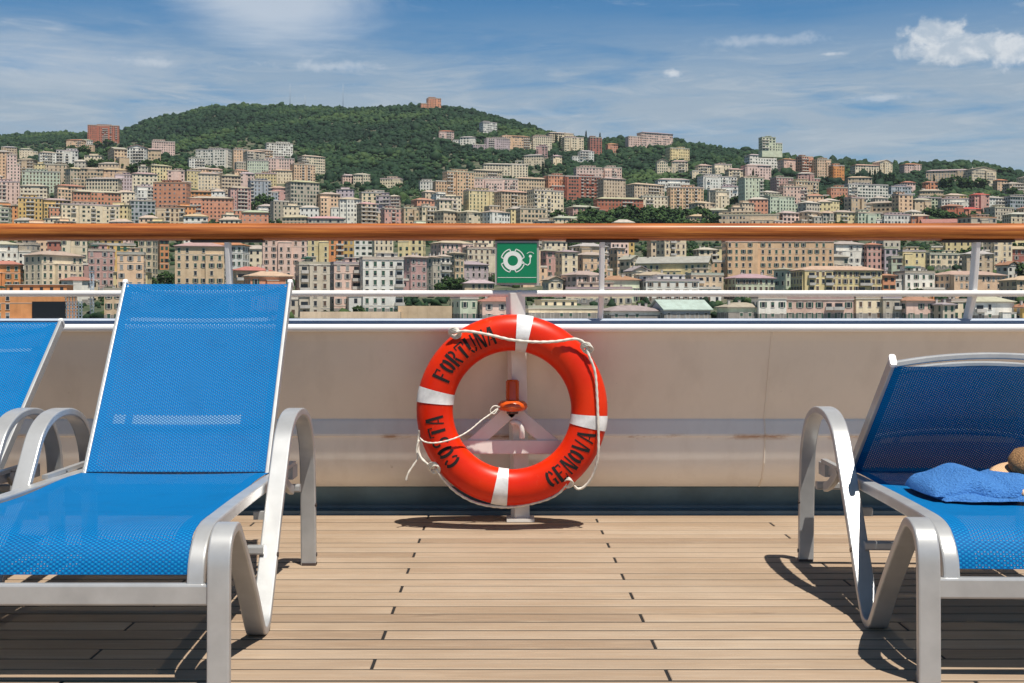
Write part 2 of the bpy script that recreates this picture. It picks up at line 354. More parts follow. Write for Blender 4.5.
# ------------------------------------------------------------------ deck
PW = .0908; SEG = .683
mb = MB(); mb.box((0, -.4, -.0275), (26, 11.24, .05)); deck_base = mb
o = mb.build('deck_caulking', M['deck_caulk']); tag(o, kind='structure')
mb = MB()
for r in range(0, 112):
    y1 = D - r * PW; y0 = y1 - PW; g = .0066; xs = []
    j = -18
    cuts = [-.306 + SEG * j for j in range(-18, 19) if j % 3 == r % 3]
    for a, b in zip(cuts[:-1], cuts[1:]):
        h = random.uniform(-.0006, .0006); x0, x1 = a + .004, b - .004; z = .0 + h; c = .0016
        Y0, Y1 = y0 + g, y1 - g
        vs = [(x0, Y0, -.006), (x1, Y0, -.006), (x1, Y1, -.006), (x0, Y1, -.006), (x0, Y0, z-c), (x1, Y0, z-c), (x1, Y1, z-c), (x0, Y1, z-c), (x0+c, Y0+c, z), (x1-c, Y0+c, z), (x1-c, Y1-c, z), (x0+c, Y1-c, z)]
        mb.add(vs, [(8,9,10,11),(4,5,9,8),(5,6,10,9),(6,7,11,10),(7,4,8,11),(0,1,5,4),(1,2,6,5),(2,3,7,6),(3,0,4,7)])
o = mb.build('deck', M['teak']); tag(o, kind='structure')

# ------------------------------------------------------------------ bulwark
bul = empty('bulwark', (0, D, 0)); tag(bul, 'white painted steel bulwark with stained lower panel, standing along the deck edge', 'bulwark')
def extrude_x(prof, name, mat, parent, smooth=False, x0=-13, x1=13, seams=True):
    mb = MB(); vs = []
    for x in (x0, x1):
        for (y, z) in prof: vs.append((x, y - D, z))
    k = len(prof); mb.add(vs, [(q, k+q, k+q+1, q+1) for q in range(k-1)], 0, smooth); return mb.build(name, mat, parent)
Z = lambda py, d: H - (py - VY) / F * d
up = [(.951*D + .0, Z(331, .951*D)), (.9550*D, .72), (.9805*D, .405)]
extrude_x(up, 'upper_panel', M['bulwark'], bul)
kn = [(.9805*D + .001, .405), (.9795*D, .396), (.9762*D, .346), (.9763*D, .337), (.9775*D, .334)]
extrude_x(kn, 'stiffener_strip', M['bulwark_low'], bul)
lo = [(.9775*D, .334), (.9782*D, .322), (.9788*D, .29), (.9815*D, .225), (.989*D, .16), (1.0*D, .118)]
extrude_x(lo, 'lower_panel', M['bulwark_low'], bul, True)
extrude_x([(1.0*D, .118), (1.003*D, .112), (1.012*D, .03), (1.012*D, .018), (1.0*D, .016), (1.0*D, -.02)], 'waterway', M['waterway'], bul)
mb = MB()   # cap: sloping grey top with a rounded white lip
yl = .945*D
mb.sweep([(-13, yl + .012 - D, Z(328, yl)), (13, yl + .012 - D, Z(328, yl))], [(.013*math.cos(2*PI*q/14)*1.05, .0155*math.sin(2*PI*q/14)) for q in range(14)], 0, True)
mb.build('cap_lip', M['cap_white'], bul)
mb = MB(); z0 = Z(328, yl); vs = []
for x in (-13, 13):
    for (y, z) in ((yl+.010, z0 + .0125), (yl+.046, .8095), (yl+.215, .8105), (yl+.215, .60), (yl+.19, .60), (yl+.19, z0-.01), (yl+.012, z0-.012)): vs.append((x, y - D, z))
mb.add(vs, [(q, 7+q, 7+(q+1) % 7, (q+1) % 7) for q in range(7)] + [tuple(range(7)), tuple(range(13, 6, -1))]); mb.build('cap', M['cap_grey'], bul)
mb = MB()    # outer hull plating behind the bulwark
mb.box((0, .35, -2.0), (26, .02, 5.2)); mb.build('hull_plating', M['cap_white'], bul)
for xs in (.98 + .075, -.95, 2.6):   # vertical weld seams on the panels
    mb = MB()
    mb.sweep([(xs, y - D - .001, z) for (y, z) in up] + [(xs, y - D - .001, z) for (y, z) in kn] + [(xs, y - D - .001, z) for (y, z) in lo], bar_section(.007, .004, .0015, 1), 0, False, side=(1, 0, 0))
    mb.build('weld_seam', M['bulwark'], bul)

# ------------------------------------------------------------------ railing
rl = empty('railing', (0, 4.888, 0)); tag(rl, 'ship railing with varnished wooden handrail over a thin white pipe and slim stanchions', 'railing')
zc = H + 84 * 4.888 / F; mb = MB(); path = [(x, 0, zc) for x in np.linspace(-12, 12, 60)]
sec = []
for q in range(28):
    a = 2*PI*q/28; sec.append((.040*math.copysign(abs(math.cos(a))**.85, math.cos(a)), .0335*math.copysign(abs(math.sin(a))**.85, math.sin(a))))
mb.sweep(path, sec, 0, True); mb.build('wooden_handrail', M['handrail'], rl)
mb = MB(); zr = H + 22.5 * 4.897 / F; mb.tube([(x, 4.897-4.888, zr) for x in (-12, 12)], .0125, 14); mb.build('pipe_rail', M['rail_white'], rl)
for k in range(-6, 7):
    x = .384 + 1.45 * k; mb = MB()
    mb.sweep([(x, .0, zc - .036), (x, .0425, .9), (x, .107, .795)], bar_section(.019, .05, .004, 2), 0, False, side=(1, 0, 0)); mb.build('stanchion', M['rail_white'], rl)
    mb = MB(); mb.box((x, 0, zc - .036), (.28, .05, .008)); mb.build('mounting_plate', M['steel_dark'], rl)

# ------------------------------------------------------------------ sign
sg = empty('lifebuoy_sign', P(517, 263, 4.868)); tag(sg, 'green square sign with white lifebuoy symbol hanging under the wooden handrail', 'sign')
k = 4.84 / F; mb = MB(); mb.box((0, .006, 0), (44*k, .012, 44*k)); mb.build('frame', M['sign_frame'], sg)
mb = MB(); mb.box((0, -.002, 0), (40*k, .006, 40*k)); face = mb.build('sign_face', M['sign_green'], sg)
mb = MB(); Y = -.0058
def ring2d(cx, cz, r0, r1, a0, a1, n=40, y=Y, mi=0):
    vs = []; 
    for i in range(n + 1):
        a = R_(a0 + (a1 - a0) * i / n)
        for r in (r0, r1): vs.append((cx + r*math.cos(a), y, cz + r*math.sin(a)))
    mb.add(vs, [(2*i, 2*i+2, 2*i+3, 2*i+1) for i in range(n)], mi)
def line2d(pts, w, y=Y):
    for a, b in zip(pts[:-1], pts[1:]):
        dx, dz = b[0]-a[0], b[1]-a[1]; L = math.hypot(dx, dz); nx, nz = -dz/L*w/2, dx/L*w/2
        mb.quad((a[0]+nx, y, a[1]+nz), (a[0]-nx, y, a[1]-nz), (b[0]-nx, y, b[1]-nz), (b[0]+nx, y, b[1]+nz))
cx, cz = -4.2*k, 2.3*k
ring2d(cx, cz, 5.2*k, 9.6*k, 0, 360)
for a in (45, 135, 225, 315):
    ring2d(cx, cz, 11.4*k, 12.4*k, a-30, a+30); line2d([(cx + 9.4*k*math.cos(R_(a-32)), cz + 9.4*k*math.sin(R_(a-32))), (cx + 11.9*k*math.cos(R_(a-29)), cz + 11.9*k*math.sin(R_(a-29)))], 1.1*k); line2d([(cx + 9.4*k*math.cos(R_(a+32)), cz + 9.4*k*math.sin(R_(a+32))), (cx + 11.9*k*math.cos(R_(a+29)), cz + 11.9*k*math.sin(R_(a+29)))], 1.1*k)
line2d([(cx+9*k, cz), (cx+12*k, cz-3.2*k), (cx+15*k, cz-4.6*k), (cx+17.2*k, cz-2.5*k), (cx+17.6*k, cz+3*k)], 1.0*k)
ring2d(cx+17.6*k, cz+4.4*k, 0, 1.5*k, 0, 360, 16); ring2d(cx+17.6*k, cz+4.4*k, 4*k, 4.5*k, 35, 145, 16)
line2d([(-19.5*k, -14.6*k), (19.5*k, -14.6*k)], .5*k)
mb.build('symbol', M['sign_white'], face)
mb = MB(); mb.box((0, .012, 24*k), (.17, .02, .016)); mb.build('hanger', M['steel_dark'], sg)

# ------------------------------------------------------------------ bracket post
pt = empty('lifebuoy_post', (.048, 5.0, 0)); tag(pt, 'white steel post with triangular bracket standing behind the orange lifebuoy', 'post')
mb = MB(); sd = (math.cos(R_(22)), math.sin(R_(22)), 0)
mb.sweep([(.022, .075, 0), (-.0, -.098, .915)], bar_section(.064, .05, .004, 2), 0, False, side=sd); mb.build('upright', M['post_white'], pt)
mb = MB(); mb.box((.022, .07, .006), (.11, .10, .012)); mb.build('foot_plate', M['post_white'], pt)
def pp(px, py, d=4.955): v = P(px, py, d); return Vector((v.x - .048, v.y - 5.0, v.z))
mb = MB(); sec = bar_section(.016, .055, .003, 1)
mb.sweep([pp(511, 410), pp(470, 447)], sec, 0, False, side=(0, 1, 0)); mb.sweep([pp(512, 410), pp(556, 447)], sec, 0, False, side=(0, 1, 0))
mb.sweep([pp(463, 447, 4.946), pp(561, 447, 4.946)], sec, 0, False, side=(0, 1, 0)); mb.build('triangle_bracket', M['post_white'], pt)
mb = MB(); mb.tube(catmull([pp(512, 423, 4.93), pp(516, 422, 4.92), pp(520.5, 425, 4.915), pp(522, 431, 4.915), pp(522, 438, 4.92)], 5), .011, 10); mb.build('pipe_hook', M['post_white'], pt)
lp = empty('rescue_light', P(512.5, 404, 4.915)); tag(lp, 'orange rescue light with wide rim hanging on the white post inside the lifebuoy', 'rescue light')
mb = MB(); mb.lathe([(0, .095), (.020, .095), (.026, .088), (.026, .02), (.030, .012)], (0,0,0), 24); mb.build('body', M['lamp_orange'], lp)
mb = MB(); mb.lathe([(.028, .016), (.046, .012), (.056, .002), (.059, -.010), (.054, -.021), (.040, -.027), (0, -.028)], (0,0,0), 36); mb.build('rim', M['lamp_orange'], lp)
mb = MB(); mb.lathe([(.024, -.0275), (.022, -.038), (0, -.039)], (0,0,0), 20); mb.build('base', M['lamp_dark'], lp)

# ------------------------------------------------------------------ lifebuoy
BD = 4.845; BR, BT, BY = .297, .070, .056; ROT = R_(8)
lb = empty('lifebuoy', P(512, 410, BD)); tag(lb, 'orange ring lifebuoy with white bands and black lettering hanging on the white post', 'lifebuoy')
def tp(phi, psi, off=0.0):
    rho = BR + (BT + off) * math.sin(psi); return Vector((rho*math.sin(phi), -(BY + off)*math.cos(psi), rho*math.cos(phi)))
def torus(mb, p0, p1, n, off=0.0, m=28, closed=False):
    vs = []
    for i in range(n if closed else n + 1):
        phi = p0 + (p1 - p0) * i / n
        for q in range(m): vs.append(tp(phi, 2*PI*q/m, off))
    c = n if closed else n + 1
    mb.add(vs, [(i*m+q, i*m+(q+1) % m, ((i+1) % c)*m+(q+1) % m, ((i+1) % c)*m+q) for i in range(n) for q in range(m)], 0, True)
mb = MB(); torus(mb, 0, 2*PI, 96, closed=True); mb.build('ring', M['buoy'], lb)
for a, hw in ((0, 5.0), (90, 4.7), (180, 4.9), (272, 4.8)):
    mb = MB(); torus(mb, ROT + R_(a - hw), ROT + R_(a + hw), 8, .0022)
    mb.build('reflective_band', M['band'], lb)
# stencil letters as strokes in a unit box
def arc(cx, cy, rx, ry, a0, a1, n=10): return [(cx + rx*math.cos(R_(a0+(a1-a0)*i/n)), cy + ry*math.sin(R_(a0+(a1-a0)*i/n))) for i in range(n+1)]
TK, TN = .31, .18
GL = {
 'F': [([(.16,0),(.16,1)],TK), ([(.34,.91),(.84,.91)],.18), ([(.34,.50),(.66,.50)],.16), ([(.80,.86),(.80,.70)],.1), ([(.02,.03),(.32,.03)],.06)],
 'O': [(arc(.44,.5,.28,.42,108,252),TK), (arc(.50,.5,.28,.42,-72,72),TK)],
 'R': [([(.16,0),(.16,1)],TK), (arc(.46,.73,.26,.20,100,-100,10),.2), ([(.50,.46),(.80,.0)],.24)],
 'T': [([(.47,0),(.47,.80)],TK), ([(.02,.92),(.92,.92)],.16), ([(.06,.88),(.06,.70)],.1), ([(.88,.88),(.88,.70)],.1)],
 'U': [([(.16,1),(.16,.30)],TK), ([(.80,1),(.80,.30)],.16), (arc(.46,.30,.27,.24,195,262),.22), (arc(.50,.30,.28,.24,280,350),.18)],
 'N': [([(.12,0),(.12,1)],.15), ([(.22,1),(.72,.0)],.25), ([(.84,0),(.84,1)],.15)],
 'A': [([(.40,1),(.08,0)],.14), ([(.50,1),(.84,0)],.27), ([(.30,.30),(.56,.30)],.12)],
 'C': [(arc(.50,.5,.33,.41,105,255),TK), (arc(.50,.5,.32,.41,22,80),.18), (arc(.50,.5,.32,.41,-80,-22),.18)],
 'S': [(arc(.46,.72,.27,.20,35,235,10),.2), (arc(.46,.28,.28,.21,-145,60,10),.22)],
 'G': [(arc(.50,.5,.33,.41,105,255),TK), (arc(.50,.5,.32,.41,22,80),.18), ([(.80,.06),(.80,.42)],.22), ([(.58,.42),(.94,.42)],.1)],
 'E': [([(.16,0),(.16,1)],TK), ([(.34,.91),(.84,.91)],.16), ([(.34,.50),(.66,.50)],.14), ([(.34,.08),(.86,.08)],.16), ([(.82,.14),(.82,.30)],.1), ([(.80,.86),(.80,.72)],.1)],
 'V': [([(.08,1),(.44,.0)],.27), ([(.86,1),(.54,.0)],.14)]}
def word(txt, f0, f1, h, inward=False, jit=0.0, wscale=.92):
    mb = MB(); n = len(txt)
    for i, ch in enumerate(txt):
        for pts, wd in GL[ch]:
            dense = []
            for a, b in zip(pts[:-1], pts[1:]):
                L = math.hypot(b[0]-a[0], b[1]-a[1]); q = max(1, int(L / .12)); dense += [(a[0]+(b[0]-a[0])*s/q, a[1]+(b[1]-a[1])*s/q) for s in range(q)]
            dense.append(pts[-1]); vs = []; K = 4; asp = abs(f1-f0)*BR/n*wscale / h
            for s, p in enumerate(dense):
                a = dense[max(0, s-1)]; b = dense[min(len(dense)-1, s+1)]
                tx, ty = (b[0]-a[0])*asp, b[1]-a[1]; L = math.hypot(tx, ty); nx, ny = -ty/L/asp, tx/L
                wloc = wd * asp
                for c in range(K + 1):
                    e = (c / K - .5) * wloc; x, y = p[0] + nx*e, p[1] + ny*e
                    u = (i + .5 + (x - .48) * wscale) / n; phi = f0 + (f1 - f0) * u; ps = (y - .5) * h / BT * (-1 if inward else 1)
                    vs.append(tp(phi, ps, .0012))
            mb.add(vs, [(s*(K+1)+c, s*(K+1)+c+1, (s+1)*(K+1)+c+1, (s+1)*(K+1)+c) for s in range(len(dense)-1) for c in range(K)])
    return mb.build('lettering', M['ink'], lb)
word('FORTUNA', R_(-67), R_(-12), .072); word('COSTA', R_(-134), R_(-93), .070); word('GENOVA', R_(154), R_(105), .072, True)
# grab rope, in spans between four lashings
C0 = lb.location
def lp_(px, py, dy): v = P(px, py, BD + dy); return v - C0
mb = MB(); mb.rope(catmull([lp_(453,333,-.050), lp_(459,331.5,-.060), lp_(470,331.5,-.068), lp_(490,335,-.072), lp_(512,340,-.074), lp_(535,342,-.074), lp_(556,341.5,-.070), lp_(574,339,-.066), lp_(583,342,-.064), lp_(588,350,-.060)], 8), .0054); mb.build('grab_rope', M['rope'], lb)
mb = MB(); mb.rope(catmull([lp_(586,349,-.060), lp_(590,358,-.062), lp_(595,372,-.062), lp_(597,395,-.062), lp_(598,420,-.060), lp_(598.5,445,-.056), lp_(597,462,-.045), lp_(592,477,-.03), lp_(585,486,-.02), lp_(578,489,-.02), lp_(574,485,-.02)], 8), .0050); mb.build('grab_rope', M['rope'], lb)
mb = MB(); mb.rope(catmull([lp_(566,483,-.035), lp_(560,492,-.025), lp_(548,499,-.02), lp_(530,504,-.015), lp_(512,507,-.012), lp_(494,506.5,-.012), lp_(474,502,-.015), lp_(456,492,-.02), lp_(443,479,-.025), lp_(436,469,-.03)], 8), .0050); mb.build('grab_rope', M['rope'], lb)
mb = MB(); mb.rope(catmull([lp_(434,468,-.03), lp_(426,463,-.03), lp_(420,456,-.02), lp_(418,446,-.015), lp_(419,436,-.015), lp_(420,430,-.02)], 8), .0052)
mb.rope(catmull([lp_(419,440,-.02), lp_(416.5,450,-.02), lp_(418,458,-.02), lp_(413,466,-.02), lp_(408,474,-.02), lp_(406,481,-.02)], 8), .0042); mb.build('rope_tail', M['rope'], lb)
for (px, py, dy) in ((455,333,-.048), (587,348,-.058), (567,482,-.038), (434,468,-.032)):
    mb = MB()
    for e in (-1.4, 0, 1.4): mb.rope([lp_(px + 5.0*math.cos(a) + e*.7, py + 4.0*math.sin(a) + e, dy + .010*math.sin(a)) for a in np.linspace(0, 2*PI, 14)], .0036, .02)
    mb.build('lashing', M['rope'], lb)
ln = MB(); L0 = lp.location
ln.rope(catmull([P(499,407,4.86) - L0, P(492,413,4.85) - L0, P(482,420,4.83) - L0, P(470,430,4.81) - L0, P(458,437,4.785) - L0, P(444,441.5,4.775) - L0, P(432,443,4.772) - L0, P(424,441.5,4.785) - L0, P(420,438,4.80) - L0], 8), .0030, .02)
ln.rope(catmull([P(500,407,4.86) - L0, P(494,406,4.85) - L0, P(490,411,4.85) - L0, P(494,414,4.85) - L0, P(498,409,4.855) - L0], 6), .0024, .02); ln.build('lanyard', M['rope'], lp)

# ------------------------------------------------------------------ loungers
LEGP = [(.286, .0), (.280, .12), (.268, .27), (.245, .39), (.175, .478), (.08, .517), (-.02, .526), (-.12, .512), (-.20, .470), (-.27, .385), (-.37, .255), (-.475, .125), (-.560, .030), (-.60, .011), (-.63, .012), (-.665, .030), (-.755, .122), (-.86, .218), (-.972, .312), (-1.022, .344), (-1.08, .334), (-1.108, .298), (-1.116, .24), (-1.118, .12), (-1.120, .0)]
def tpr(x, y): return x * (1 + .055 * min(1.0, max(0.0, (-y - .35) / .65)))
def grid_sling(rows, W, name, parent, nx=14, sag=.012, edge_roll=True):
    """rows: list of (y,z) along the sling"""
    mb = MB(); uv = []; s = 0; L = [0]
    for a, b in zip(rows[:-1], rows[1:]): L.append(L[-1] + math.hypot(b[0]-a[0], b[1]-a[1]))
    for i, (y, z) in enumerate(rows):
        a = rows[max(0, i-1)]; b = rows[min(len(rows)-1, i+1)]; ty, tz = b[0]-a[0], b[1]-a[1]; q = math.hypot(ty, tz); ny, nz = -tz/q, ty/q
        if nz < 0: ny, nz = -ny, -nz
        f = math.sin(PI * L[i] / L[-1]) ** .5
        for j in range(nx + 1):
            x = -W + 2*W*j/nx; d = -sag * f * (1 - (x/W)**2)
            mb.v.append((tpr(x, y), y + ny*d, z + nz*d)); uv.append((x, L[i]))
    k = nx + 1
    for i in range(len(rows)-1):
        for j in range(nx): mb.f.append((i*k+j, i*k+j+1, (i+1)*k+j+1, (i+1)*k+j)); mb.m.append(0); mb.sm.append(True)
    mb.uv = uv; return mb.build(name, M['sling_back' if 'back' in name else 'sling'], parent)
def make_lounger(label, loc, rz, ang, LB=.705, BOW=.045):
    root = empty('sun_lounger', loc, rz); tag(root, label, 'sun lounger', 'blue sun loungers on the deck')
    for s in (-1, 1):
        mb = MB(); path = catmull([(tpr(s*.360, y), y, z) for y, z in LEGP], 7)
        mb.sweep(path, bar_section(.050, .022, .004, 2), 0, True, side=(1, 0, 0)); lf = mb.build('leg_frame', M['silver'], root, sharp=True)
        mb = MB(); mb.box((s*.362, .286, .004), (.046, .032, .008)); mb.build('foot_cap', M['lamp_dark'], lf)
        mb = MB(); path = catmull([(s*.309, .20, .322), (s*.309, -.1, .330), (tpr(s*.309, -.5), -.5, .334), (tpr(s*.309, -.84), -.84, .336), (tpr(s*.309, -.99), -.99, .333), (tpr(s*.309, -1.05), -1.05, .314), (tpr(s*.309, -1.088), -1.088, .276), (tpr(s*.309, -1.10), -1.10, .228)], 6)
        mb.sweep(path, bar_section(.038, .030, .005, 2), 0, True, side=(1, 0, 0)); mb.build('seat_rail', M['silver'], root, sharp=True)
        mb = MB()   # ratchet plate of the backrest between arm and rail
        x = s*.318
        mb.box((x + s*.012, -.03, .352), (.018, .36, .012)); mb.box((x + s*.012, .14, .325), (.018, .09, .04))
        mb.sweep([(x + s*.012, -.06, .345), (x + s*.012, -.02, .318), (x + s*.012, .06, .285), (x + s*.012, .12, .27)], bar_section(.018, .03, .004, 2), 0, True, side=(1, 0, 0)); mb.build('ratchet_plate', M['silver'], root, sharp=True)
        mb = MB(); mb.box((s*.334, -.34, .262), (.062, .022, .022)); mb.build('spacer', M['silver'], root)
        for (yy, zz) in ((-.445, .172), (.270, .20), (.284, .035)):
            mb = MB(); sx_ = tpr(s*.385, yy)
            mb.sweep([(sx_ - s*.002, yy, zz), (sx_ + s*.0025, yy, zz)], [(.007*math.cos(q*PI/4), .007*math.sin(q*PI/4)) for q in range(8)], 0, False); mb.build('screw', M['lamp_dark'], lf)
    mb = MB(); mb.sweep([(-.362, -1.106, .210), (.362, -1.106, .210)], bar_section(.026, .047, .005, 2), 0, True, side=(0, 1, 0)); mb.build('front_rail', M['silver'], root, sharp=True)
    for y, z in ((-.445, .185), (.16, .27)):
        mb = MB(); mb.sweep([(-.352, y, z), (.352, y, z)], bar_section(.03, .024, .005, 2), 0, True, side=(0, 1, 0)); mb.build('cross_bar', M['silver'], root, sharp=True)
    ys = list(np.linspace(.07, -.95, 20)); rows = [(y, .341 - .004*math.sin(y*9)) for y in ys] + [(-.995, .338), (-1.025, .330), (-1.05, .313), (-1.068, .292), (-1.077, .268), (-1.079, .247)]
    grid_sling(rows, .286, 'seat_sling', root)
    # backrest about the hinge at (0, .345)
    ca, sa = math.cos(R_(ang)), math.sin(R_(ang)); bp = lambda u, n=0.0: (u*ca - n*sa, .347 + u*sa + n*ca)
    br = empty('backrest', (0, 0, 0), 0, root)
    for s in (-1, 1):
        mb = MB(); mb.sweep([(s*.279, *bp(-.02)), (s*.279, *bp(LB))], bar_section(.012, .034, .003, 2), 0, True, side=(1, 0, 0)); mb.build('backrest_rail', M['silver'], br, sharp=True)
    for s in (-1, 1):
        mb = MB(); mb.sweep([(s*.279, *bp(LB + .0005)), (s*.279, *bp(LB + .012))], bar_section(.018, .036, .006, 2), 0, True, side=(1, 0, 0)); mb.build('end_cap', M['silver_cap'], br, sharp=True)
    mb = MB(); pts = []
    for i in range(25):
        x = -.272 + .544*i/24; n = -BOW*(1 - (x/.272)**2); pts.append((x, *bp(LB - .012, n)))
    mb.sweep(pts, bar_section(.026, .018, .004, 2), 0, True); mb.build('top_bow', M['silver'], br, sharp=True)
    for u in (.24*LB, .86*LB):
        mb = MB(); pts = [(-.27 + .54*i/12, *bp(u, -.016 - .034*(1 - ((-.27 + .54*i/12)/.27)**2))) for i in range(13)]
        mb.sweep(pts, bar_section(.022, .016, .004, 2), 0, True); mb.build('back_bar', M['silver'], br, sharp=True)
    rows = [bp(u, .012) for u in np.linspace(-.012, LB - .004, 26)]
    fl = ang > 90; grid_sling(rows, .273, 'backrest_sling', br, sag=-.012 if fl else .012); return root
make_lounger('blue sun lounger beside the lifebuoy with its backrest raised steeply and tilted back', (-1.0, 3.874, 0), 0, 55)
make_lounger('blue sun lounger cut by the left edge, its backrest leaning lower than its neighbour', (-1.83, 3.88, 0), 0, 39)
make_lounger('blue sun lounger under the folded towel, its backrest folded forward over the seat', (1.365, 3.93, 0), R_(-1.7), 143, .575, .030)

# ------------------------------------------------------------------ towel and hat
def towel():
    root = empty('towel', (1.128, 3.41, .338)); tag(root, 'crumpled blue terry towel folded on the right sun lounger seat', 'towel')
    mb = MB(); nx, ny = 110, 60
    def fold(u0, h, y0, dy, z0, ph, amp, thick):
        vs = []
        for j in range(ny + 1):
            v = j / ny
            for i in range(nx + 1):
                u = i / nx; end = math.sqrt(max(0, 1 - (1 - min(1, u / .07)) ** 2)) if u < .07 else 1.0
                sec = max(0.0, 1 - abs(2*v - 1) ** 3.2) ** .5
                hh = h(u, v) if thick else .020 + .004*math.sin(13*u + ph)
                wob = .010*math.sin(7*u + ph) + .007*math.sin(19*u + 2*ph) + .004*math.sin(37*u)
                q = math.sin(9*u + 6*v + ph)*.5 + math.sin(21*u - 9*v + 2*ph)*.3 + math.sin(33*u + 15*v)*.2
                vs.append((u0 + .48*u - .012*math.sin(PI*v), y0 + dy*v + wob*(1 - v) + .02*u, z0 + (hh + amp*q) * sec * end))
        k = nx + 1; mb.add(vs, [(j*k+i, j*k+i+1, (j+1)*k+i+1, (j+1)*k+i) for j in range(ny) for i in range(nx)], 0, True)
    top = lambda u, v: .026 + .030*math.exp(-((u-.24)/.13)**2) + .022*math.exp(-((u-.55)/.17)**2) - .008*math.exp(-((u-.38)/.035)**2) + .012*v
    fold(.02, top, -.155, .30, .001, .6, .0, False)
    fold(.0, top, -.125, .26, .010, 1.9, .007, True)
    o = mb.build('towel_cloth', M['towel'], root); return root
towel()
ht = empty('straw_hat', (1.472, 3.385, .372)); tag(ht, 'brown woven straw hat with pale brim lying on the towel at the right edge', 'hat'); ht.rotation_euler = (R_(13), R_(5), 0)
mb = MB(); mb.lathe([(.088, .0), (.101, .015), (.107, .036), (.098, .058), (.065, .07), (0, .073)], (0,.03,0), 40); mb.build('crown', M['straw'], ht)
mb = MB(); mb.lathe([(.080, .008), (.115, .012), (.150, .006), (.160, -.002), (.158, -.008), (.115, .004), (.080, .0)], (0,0,0), 48); mb.build('brim', M['straw_pale'], ht)
exec_city = True
HAZE = 3.6e-5

# ================================================================== the town
S_T = [(-900,172),(-300,150),(0,137),(40,135),(90,134),(125,131),(150,121),(180,115),(210,108),(250,106),(300,108),(350,110),(400,108),(440,107),(470,111),(500,119),(530,128),(560,137),(600,141),(640,141),(670,141),(700,147),(740,152),(770,154),(800,160),(850,164),(900,167),(940,164),(970,164),(1024,174),(1400,204),(2000,240)]
R_T = [(-900,2700),(100,2600),(220,2350),(440,2250),(560,2000),(700,1850),(1024,1750),(2000,1700)]
V_T = [(395,345),(430,321),(520,303),(600,288),(700,270),(800,254),(900,240),(1000,227),(1150,212),(1300,198)]
sx, sy_ = zip(*S_T); rx_, ry_ = zip(*R_T); vd, vr = zip(*V_T)
def ground_row(px, d):
    px = np.asarray(px, float); d = np.asarray(d, float); S = np.interp(px, sx, sy_); R = np.interp(px, rx_, ry_)
    near = np.interp(d, vd, vr); t = np.clip((d - 1300) / (R - 1300), 0, 1); e = np.where(t < 1, 1 - (1 - t) ** 1.35, 1)
    far = 198 + (S - 198) * e
    over = np.clip((d - R) / 600, 0, 3); far = far + over * 60
    row = np.where(d <= 1300, near, far)
    row = row - 37 * np.exp(-((px - 112) / 85) ** 2 - ((d - 1420) / 190) ** 2)
    return row
def ground_z(x, y):
    px = VX + F * np.asarray(x) / np.asarray(y); row = ground_row(px, y); z = H - (row - VY) / F * np.asarray(y)
    return np.where(np.asarray(y) < 395, -21.0, np.maximum(z, -21.0)) if np.ndim(y) else (-21.0 if y < 395 else max(-21.0, float(z)))
def depth_of(px, row):
    ds = np.arange(405, 2700, 3.0); rr = ground_row(np.full_like(ds, px), ds); i = np.argmax(rr <= row)
    return float(ds[i]) if rr[i] <= row else 1500.0
us = np.concatenate([np.linspace(-.95, .95, 300)]); ds = np.concatenate([np.linspace(330, 1400, 150), np.linspace(1420, 4200, 90)])
U, Dm = np.meshgrid(us, ds); X = U * Dm; Zg = ground_z(X, Dm)
vs = np.stack([X, Dm, Zg], -1).reshape(-1, 3); nu, nd_ = len(us), len(ds)
fs = [(j*nu+i, j*nu+i+1, (j+1)*nu+i+1, (j+1)*nu+i) for j in range(nd_-1) for i in range(nu-1)]
me = bpy.data.meshes.new('hillside'); me.from_pydata(vs.tolist(), [], fs); me.materials.append(M['ground']); me.polygons.foreach_set('use_smooth', [True]*len(fs)); me.update()
o = bpy.data.objects.new('hillside', me); COL.objects.link(o); tag(o, kind='structure')
mb = MB(); mb.box((0, -1800, -22.5), (8000, 4600, 1)); o = mb.build('sea', M['water']); tag(o, kind='structure')

mb = MB(); mb.box((0, 419, -11.2), (1000, 10, 20)); o = mb.build('quay', M['concrete']); tag(o, kind='structure')
PAL = {'cream': (.85,.72,.52), 'pale yellow': (.82,.68,.38), 'ochre': (.74,.50,.19), 'peach': (.84,.58,.38), 'orange': (.72,.32,.13), 'salmon': (.74,.35,.22), 'pink': (.84,.61,.52), 'rose': (.66,.40,.35),
       'brick red': (.50,.185,.13), 'white': (.86,.83,.75), 'grey': (.58,.52,.42), 'tan': (.68,.53,.37), 'pale green': (.64,.69,.52), 'lilac': (.60,.50,.52), 'blue grey': (.46,.48,.50)}
RF = {'grey': (.37,.32,.275), 'tan': (.46,.36,.285), 'red': (.40,.20,.13), 'light': (.45,.40,.34), 'blue': (.36,.43,.48), 'bright': (.46,.10,.07)}
FL = ['', 'one', 'two', 'three', 'four', 'five', 'six', 'seven', 'eight', 'nine', 'ten', 'eleven', 'twelve']
ORD = ['', 'first', 'second', 'third', 'fourth', 'fifth', 'sixth', 'seventh', 'eighth', 'ninth', 'tenth', 'eleventh', 'twelfth', 'thirteenth', 'fourteenth', 'fifteenth', 'sixteenth', 'seventeenth', 'eighteenth', 'nineteenth', 'twentieth']
for tens, a in (('twenty', 20), ('thirty', 30), ('forty', 40), ('fifty', 50), ('sixty', 60)):
    while len(ORD) <= a: ORD.append(tens[:-1] + 'ieth')
    for q in range(1, 10): ORD.append(tens + '-' + ORD[q])
